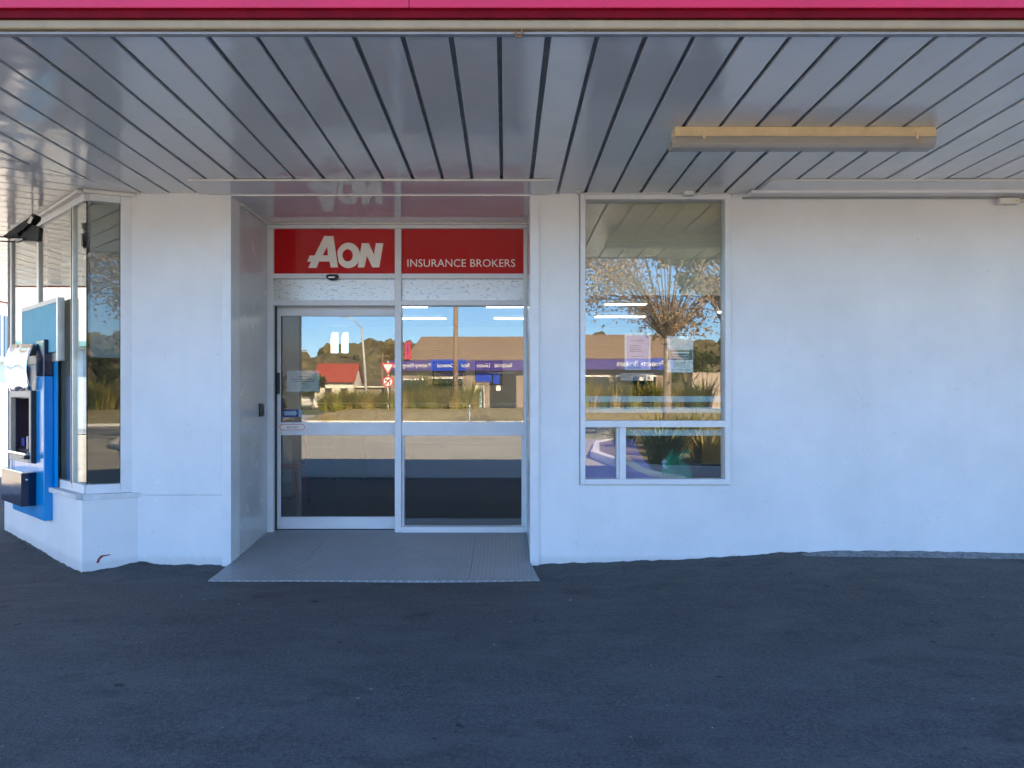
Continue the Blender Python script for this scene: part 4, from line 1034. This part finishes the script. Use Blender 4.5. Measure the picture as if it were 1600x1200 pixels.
for i, px_ in enumerate(range(912, 1120, 13)):
    random.seed(500+i); x = (px_-789)*43.5/1216.7
    flax(x, -31.2+random.uniform(-.8, .8), .75, random.uniform(1.2, 2.1), 120, ('flax', 'tussock', 'flax_dark')[i % 3], 'mixed flax clump, '+nth(i)+' along the right half of the traffic island', 80+i, wd=.07, base=.5)
random.seed(77); m = MB()
for i in range(2600):
    x = random.uniform(-10.5, 14); y = random.uniform(-30.6, -28.7); z = .20+.55*sstep(-28.4, -31.2, y); h = random.uniform(.06, .2); a = random.uniform(0, 3.14); w = .03
    m.add([(x-w*math.cos(a), y-w*math.sin(a), z-.03), (x+w*math.cos(a), y+w*math.sin(a), z-.03), (x+random.uniform(-.05, .05), y, z+h)], [(0, 1, 2)])
tag(m.build('dry_grass', 'tussock'), 'dry straggly grass on the mound of the traffic island', 'grass', kind='stuff')
# nearer kerbed bed with the autumn tree
bed = [(2.5, -3.4), (3.1, -2.5), (4.6, -2.0), (7.2, -2.0), (8.6, -3.2), (8.8, -13), (7.4, -15.2), (4.2, -15.2), (2.9, -12), (2.2, -7)]
prism('planting_bed', bed, -.2, .04, 'soil'); tag(bpy.data.objects['planting_bed'], kind='structure')
kerb_loop('bed_kerb', bed, .22, -.2, .07)
random.seed(5)
for i in range(18):
    x = 3.3+4.6*((i*.618) % 1); y = -3.2-.5*i+random.uniform(-.2, .2)
    flax(x, y, .02, random.uniform(.65, 1.15), 150, ('flax', 'flax_dark', 'tussock', 'flax')[i % 4], 'knee high leafy clump, '+nth(i)+' back from the front of the near kerbed bed', 120+i, group='planting in the near kerbed bed', wd=.035, spread=.7, name='bed_plant', base=.35)
# poles, signs
m = MB(); m.tube([(-2.9, -31, 0), (-2.9, -31, 4), (-2.88, -31, 9.5)], [.17, .15, .12], 10)
tag(m.build('timber_pole', 'pole', None, True), 'brown timber power pole standing on the traffic island', 'pole')
LPo = thing('street_lamp', 'leaning steel street lamp beyond the traffic island', 'street lamp', (-10.9, -45, 0))
m = MB(); m.tube([(-10.6, -45, 0), (-10.8, -45, 4), (-11.05, -45, 7.0)], [.11, .09, .07], 8); m.build('post', 'steel_pole', LPo, True)
m = MB(); m.tube([(-11.05, -45, 7.0), (-11.6, -44.7, 7.5), (-12.1, -44.5, 7.8)], .045, 6); m.build('arm', 'steel_pole', LPo, True)
box('lantern', -12.5, -12.05, -44.6, -44.35, 7.74, 7.86, 'steel_pole', LPo, .02)
gs = thing('give_way_sign', 'red and white give way triangle above a round no turn sign', 'road sign', (-6.84, -30.5, .3))
m = MB(); m.tube([(-6.84, -30.56, .3), (-6.84, -30.56, 3.7)], .035, 8); m.build('post', 'white', gs, True)
def tri(s): return [(-6.84-s, 3.32+s*.58), (-6.84+s, 3.32+s*.58), (-6.84, 3.32-s*1.15)]
xz_prism('triangle', tri(.40), -30.52, -30.50, 'sign_red', gs); xz_prism('triangle_face', tri(.28), -30.498, -30.492, 'white', gs)
def disc(r, cx_, cz_): return [(cx_+r*math.cos(a), cz_+r*math.sin(a)) for a in lin(0, 2*math.pi, 25)[:-1]]
xz_prism('roundel', disc(.33, -6.84, 2.47), -30.52, -30.50, 'sign_red', gs); xz_prism('roundel_face', disc(.25, -6.84, 2.47), -30.498, -30.492, 'white', gs)
m = MB(); m.tube([(-6.74, -30.488, 2.30), (-6.74, -30.488, 2.45), (-6.82, -30.488, 2.55), (-6.95, -30.488, 2.56)], .03, 4); m.add([(-6.93, -30.486, 2.48), (-6.93, -30.486, 2.64), (-7.04, -30.486, 2.56)], [(0, 1, 2)]); m.build('turn_arrow', 'black', gs)
m = MB(); ang = R(45)
m.add([(-6.84+.23*math.cos(ang)+.03, -30.484, 2.47+.23*math.sin(ang)-.03), (-6.84+.23*math.cos(ang)-.03, -30.484, 2.47+.23*math.sin(ang)+.03), (-6.84-.23*math.cos(ang)-.03, -30.484, 2.47-.23*math.sin(ang)+.03), (-6.84-.23*math.cos(ang)+.03, -30.484, 2.47-.23*math.sin(ang)-.03)], [(0, 1, 2, 3)]); m.build('slash', 'sign_red', gs)
m = MB(); m.tube([(-1.86, -26, .0), (-1.86, -26, 1.15)], .05, 8); tag(m.build('marker_post', 'white', None, True), 'slim white marker post before the traffic island', 'post')
# building opposite
OB = thing('opposite_shop', 'long low shop with brown tiled roof and purple sign band', 'shop', (2, -47, .3))
bx0, bx1, by_ = -9.1, 12.8, -47.0
box('wall', bx0, bx1, by_-9, by_, .0, 3.72, 'brick_wall', OB)
mk('roof', [(bx0+1.2, by_+.5, 4.55), (bx1+.6, by_+.5, 4.55), (bx1-.2, by_-2.6, 6.66), (bx0+2.2, by_-2.6, 6.66), (bx0+1.2, by_-9, 4.55), (bx1+.6, by_-9, 4.55), (bx1-.2, by_-6, 6.66), (bx0+2.2, by_-6, 6.66)],
   [(0, 1, 2, 3), (1, 5, 6, 2), (5, 4, 7, 6), (4, 0, 3, 7), (3, 2, 6, 7)], 'rooftile', OB)
m = MB()
for k in range(14):
    t = (k+.5)/14; y = by_+.5-3.1*t; z = 4.55+2.11*t
    m.box(bx0+1.2+1.0*t, bx1+.6-.8*t, y, y+.06, z-.02, z+.045)
tag(m.build('tile_course', 'rooftile', OB), kind='stuff')
bnd = box('sign_band', bx0, bx1, by_+.001, by_+.6, 3.73, 4.52, 'purple', OB)
for a, b in ((-5.85, -3.1), (11.2, 12.7), (.0, .01)):
    if b-a > .1: box('blue_sign', a, b, by_+.6, by_+.62, 3.70, 4.60, 'blue_sign', OB)
def rtext(s, x, size=.46, w=None): text_mesh(s, size, 'lettering', 'white', facing_away(x, by_+.64, 3.98), OB, .002, width=w)
PXX = lambda p: (p-789)*61.1/1216.7
rtext('Residential', PXX(800), .46, 27*.0502); rtext('Lifestyle', PXX(765), .46, 20*.0502); rtext('Rural', PXX(733), .46, 12*.0502)
rtext('Commercial', PXX(709), .46, 26*.0502); rtext('Property Management', PXX(672.5), .46, 60*.0502)
rtext('Property Brokers', (1038-789)*59.2/1216.7, .62, 74*.0487)
for (a, b, z0, z1, mt) in ((-8.6, -6.2, .9, 3.0, 'dark_glass'), (-5.8, -3.4, .5, 3.1, 'dark_glass'), (-1.2, .9, .6, 3.5, 'dark_glass'), (2.0, 4.4, .6, 3.2, 'dark_glass'), (5.5, 8.0, .6, 3.2, 'dark_glass'), (8.6, 11.6, .6, 3.2, 'dark_glass')):
    wdw = box('window', a, b, by_+.002, by_+.03, z0, z1, mt, OB); box('frame', a-.06, b+.06, by_+.002, by_+.02, z1, z1+.1, 'white', wdw); box('sill', a-.06, b+.06, by_+.002, by_+.08, z0-.1, z0, 'white', wdw)
for (a, b, z0, z1) in ((-2.35, -1.05, 2.85, 3.55), (-.92, -.42, 2.7, 3.5)): box('blue_sign', a, b, by_+.04, by_+.07, z0, z1, 'blue_sign', OB); 
for x in (-2.3, -.7): box('white_notice', x, x+.35, by_+.04, by_+.06, 2.15, 2.55, 'white', OB)
box('white_panel', 8.9, 11.4, by_+.04, by_+.06, 2.9, 3.5, 'white', OB)
BL = thing('blade_sign', 'red upright blade sign at the left end of the opposite roof', 'sign', (-7.6, -46.2, 4.6))
box('face', -7.85, -7.40, -46.3, -46.2, 4.6, 5.95, 'sign_red', BL); box('stripe', -7.68, -7.58, -46.199, -46.19, 4.65, 5.9, 'blue_sign', BL)
PB = thing('phone_box', 'white and teal telephone box before the opposite shop', 'phone box', (-1.9, -44, .3))
box('cabinet', -2.3, -1.55, -44.5, -43.9, .3, 2.5, 'white', PB, .03); box('glass', -2.22, -1.82, -43.899, -43.89, .6, 2.2, 'teal', PB); box('door', -1.76, -1.60, -43.899, -43.89, .4, 2.2, 'dark_glass', PB)
# fence right of it
FN = thing('board_fence', 'tall grey vertical board fence right of the opposite shop', 'fence', (14, -38, .3))
fb = None
for i in range(26):
    x = 12.4+i*.32
    if fb is None: o = mk('board', boxv(-.15, .15, -.02, .02, 0, 2.9), BOXF, 'fence'); fb = o.data
    else: o = bpy.data.objects.new('board', fb); COL.objects.link(o)
    o.parent = FN; o.location = (x-14, random.uniform(-.01, .01), random.uniform(-.04, .04))
box('rail', 12.2, 20.6, -38.08, -38.03, .9, 1.0, 'fence', FN); box('rail', 12.2, 20.6, -38.08, -38.03, 2.5, 2.6, 'fence', FN)
# red roofed cottage, picket fence
HO = thing('cottage', 'cream cottage with red iron gable roof behind the junction', 'house', (-24, -94, .7))
hx0, hx1, hy0, hy1 = -26.6, -21.2, -100.0, -94.0
box('wall', hx0, hx1, hy0, hy1, .4, 4.0, 'cream_wall', HO)
mk('roof', [(hx0-.3, hy1+.5, 3.9), (hx1+.3, hy1+.5, 3.9), (hx1+.3, -97, 6.7), (hx0-.3, -97, 6.7), (hx0-.3, hy0-.5, 3.9), (hx1+.3, hy0-.5, 3.9)], [(0, 1, 2, 3), (3, 2, 5, 4)], 'redroof', HO)
mk('gable', [(hx1+.01, hy1, 4.0), (hx1+.01, hy0, 4.0), (hx1+.01, -97, 6.5)], [(0, 1, 2)], 'cream_wall', HO)
for x in (-25.2, -23.0): wd_ = box('window', x, x+1.0, hy1+.003, hy1+.05, 1.7, 3.1, 'dark_glass', HO); box('frame', x-.1, x+1.1, hy1+.003, hy1+.06, 3.1, 3.2, 'white', wd_)
box('porch', -21.1, -17.4, -97.5, -95, .5, 3.2, 'brick_wall', HO); box('porch_roof', -21.1, -17.0, -97.8, -94.6, 3.2, 3.4, 'cream_wall', HO)
PF = thing('picket_fence', 'white picket fence left of the red roofed cottage', 'fence', (-24, -80, .6))
pk = None
for i in range(22):
    x = -25.0+i*.22
    if pk is None: o = mk('picket', [(-.06, 0, 0), (.06, 0, 0), (.06, .03, 0), (-.06, .03, 0), (-.06, 0, 1.0), (.06, 0, 1.0), (.06, .03, 1.0), (-.06, .03, 1.0), (0, .015, 1.15)], [(0, 3, 2, 1), (0, 1, 5, 4), (1, 2, 6, 5), (2, 3, 7, 6), (3, 0, 4, 7), (4, 5, 8), (5, 6, 8), (6, 7, 8), (7, 4, 8)], 'white'); pk = o.data
    else: o = bpy.data.objects.new('picket', pk); COL.objects.link(o)
    o.parent = PF; o.location = (x+24, 0, .2)
box('rail', -25.1, -20.2, -80.06, -80.0, 1.4, 1.5, 'white', PF)
m = MB(); v = [(-18.2, -70, .6), (-16.2, -70, .6), (-16.0, -68.5, .6), (-18.0, -68.4, .6), (-17.3, -69.4, 2.0), (-16.6, -69.3, 2.2)]
m.add(v, [(0, 1, 5, 4), (1, 2, 5), (2, 3, 4, 5), (3, 0, 4)]); tag(m.build('orange_tarpaulin', 'orange'), 'orange tarpaulin heaped beside the cottage', 'tarpaulin')
# wooded hills: terrain plus a far wood
def hz(x):
    return 15+5*math.sin(x*.021+.6)+7*math.exp(-((x+38)/26)**2)+2.5*math.sin(x*.07)+4*math.exp(-((x-90)/40)**2)
xs_h = lin(-320, 320, 81); rows = [(-170, 0), (-190, .25), (-215, .6), (-240, .9), (-270, 1.0), (-320, .9), (-420, .4)]
v = [(x, y, .5+hz(x)*k+random.uniform(-.6, .6)*k) for y, k in rows for x in xs_h]; nx = len(xs_h)
f = [(j*nx+i, j*nx+i+1, (j+1)*nx+i+1, (j+1)*nx+i) for j in range(len(rows)-1) for i in range(nx-1)]
tag(mk('hill', v, f, 'hill', None, True), kind='structure')
bm = bmesh.new(); bmesh.ops.create_icosphere(bm, subdivisions=2, radius=1); iv = [q.co.copy() for q in bm.verts]; iF = [tuple(q.index for q in fc.verts) for fc in bm.faces]; bm.free()
m = MB(); random.seed(31)
for k in range(1100):
    x = random.uniform(-170, 170); j = random.random(); y = -175-95*j; kk = sstep(-165, -255, y)*.95
    r = random.uniform(1.2, 3.0); z = .5+hz(x)*kk
    jit = [random.uniform(.72, 1.28) for _ in iv]
    m.add([(x+q.x*r*s, y+q.y*r*s, z+q.z*r*1.15*s) for q, s in zip(iv, jit)], iF)
wd = m.build('hillside_wood', 'wood_leaf'); tag(wd, 'mass of dark bush covering the far hillside', 'wood', kind='stuff')
for i, (x, y, h, c) in enumerate(((-27.5, -78, 5.2, 2.3), (-23.4, -80, 4.6, 1.7), (-15, -104, 7, 3.0), (-11, -100, 6.5, 2.6), (17, -60, 6, 2.6), (21, -66, 7, 3), (25, -58, 5.5, 2.4), (-40, -90, 7, 3))):
    tree('garden_tree', 'garden tree beyond the junction, '+nth(i)+' of the evergreens round the cottage and fence', x, y, .4, h*.45, .16, c, h*.7, 1600, .34, 'green_leaf', 200+i, ncl=12, group='garden trees beyond the junction')
for i, (x, y) in enumerate(((-33, -110), (-22, -125))):
    m = MB(); m.tube([(x, y, .5), (x, y, 10)], .14, 6); m.box(x-1.2, x+1.2, y-.06, y+.06, 9.3, 9.5); tag(m.build('power_pole', 'pole'), ('left', 'right')[i]+' of two distant power poles with crossarms before the hill', 'pole', 'distant power poles')

# ------------------------------------------------------------------ buildings across the side street, left edge
NB = thing('neighbour_shop', 'white two storey shop with navy panels across the side street', 'shop', (-31, 45, .3))
box('wall', -40, -29, 2, 70, 0, 7.8, 'white', NB)
box('eave', -40.3, -28.4, 1.6, 70.3, 7.81, 8.05, 'rooftile', NB)
y = 2.3
while y < 68:
    if y < 38: y += 2.85; continue
    w_ = box('navy_panel', -28.999, -28.95, y, y+2.6, 3.9, 6.3, 'navy_wall', NB); box('mullion', -28.949, -28.92, y+1.28, y+1.34, 3.9, 6.3, 'navy_wall', w_); y += 2.85
box('ledge', -28.999, -28.2, 2, 70, 3.55, 3.75, 'teal', NB)
box('shop_base', -28.999, -28.9, 2, 70, .2, 3.4, 'palewall', NB)
y = 3
while y < 68: box('column', -28.899, -28.7, y, y+.4, .2, 3.54, 'white', NB); y += 3.1
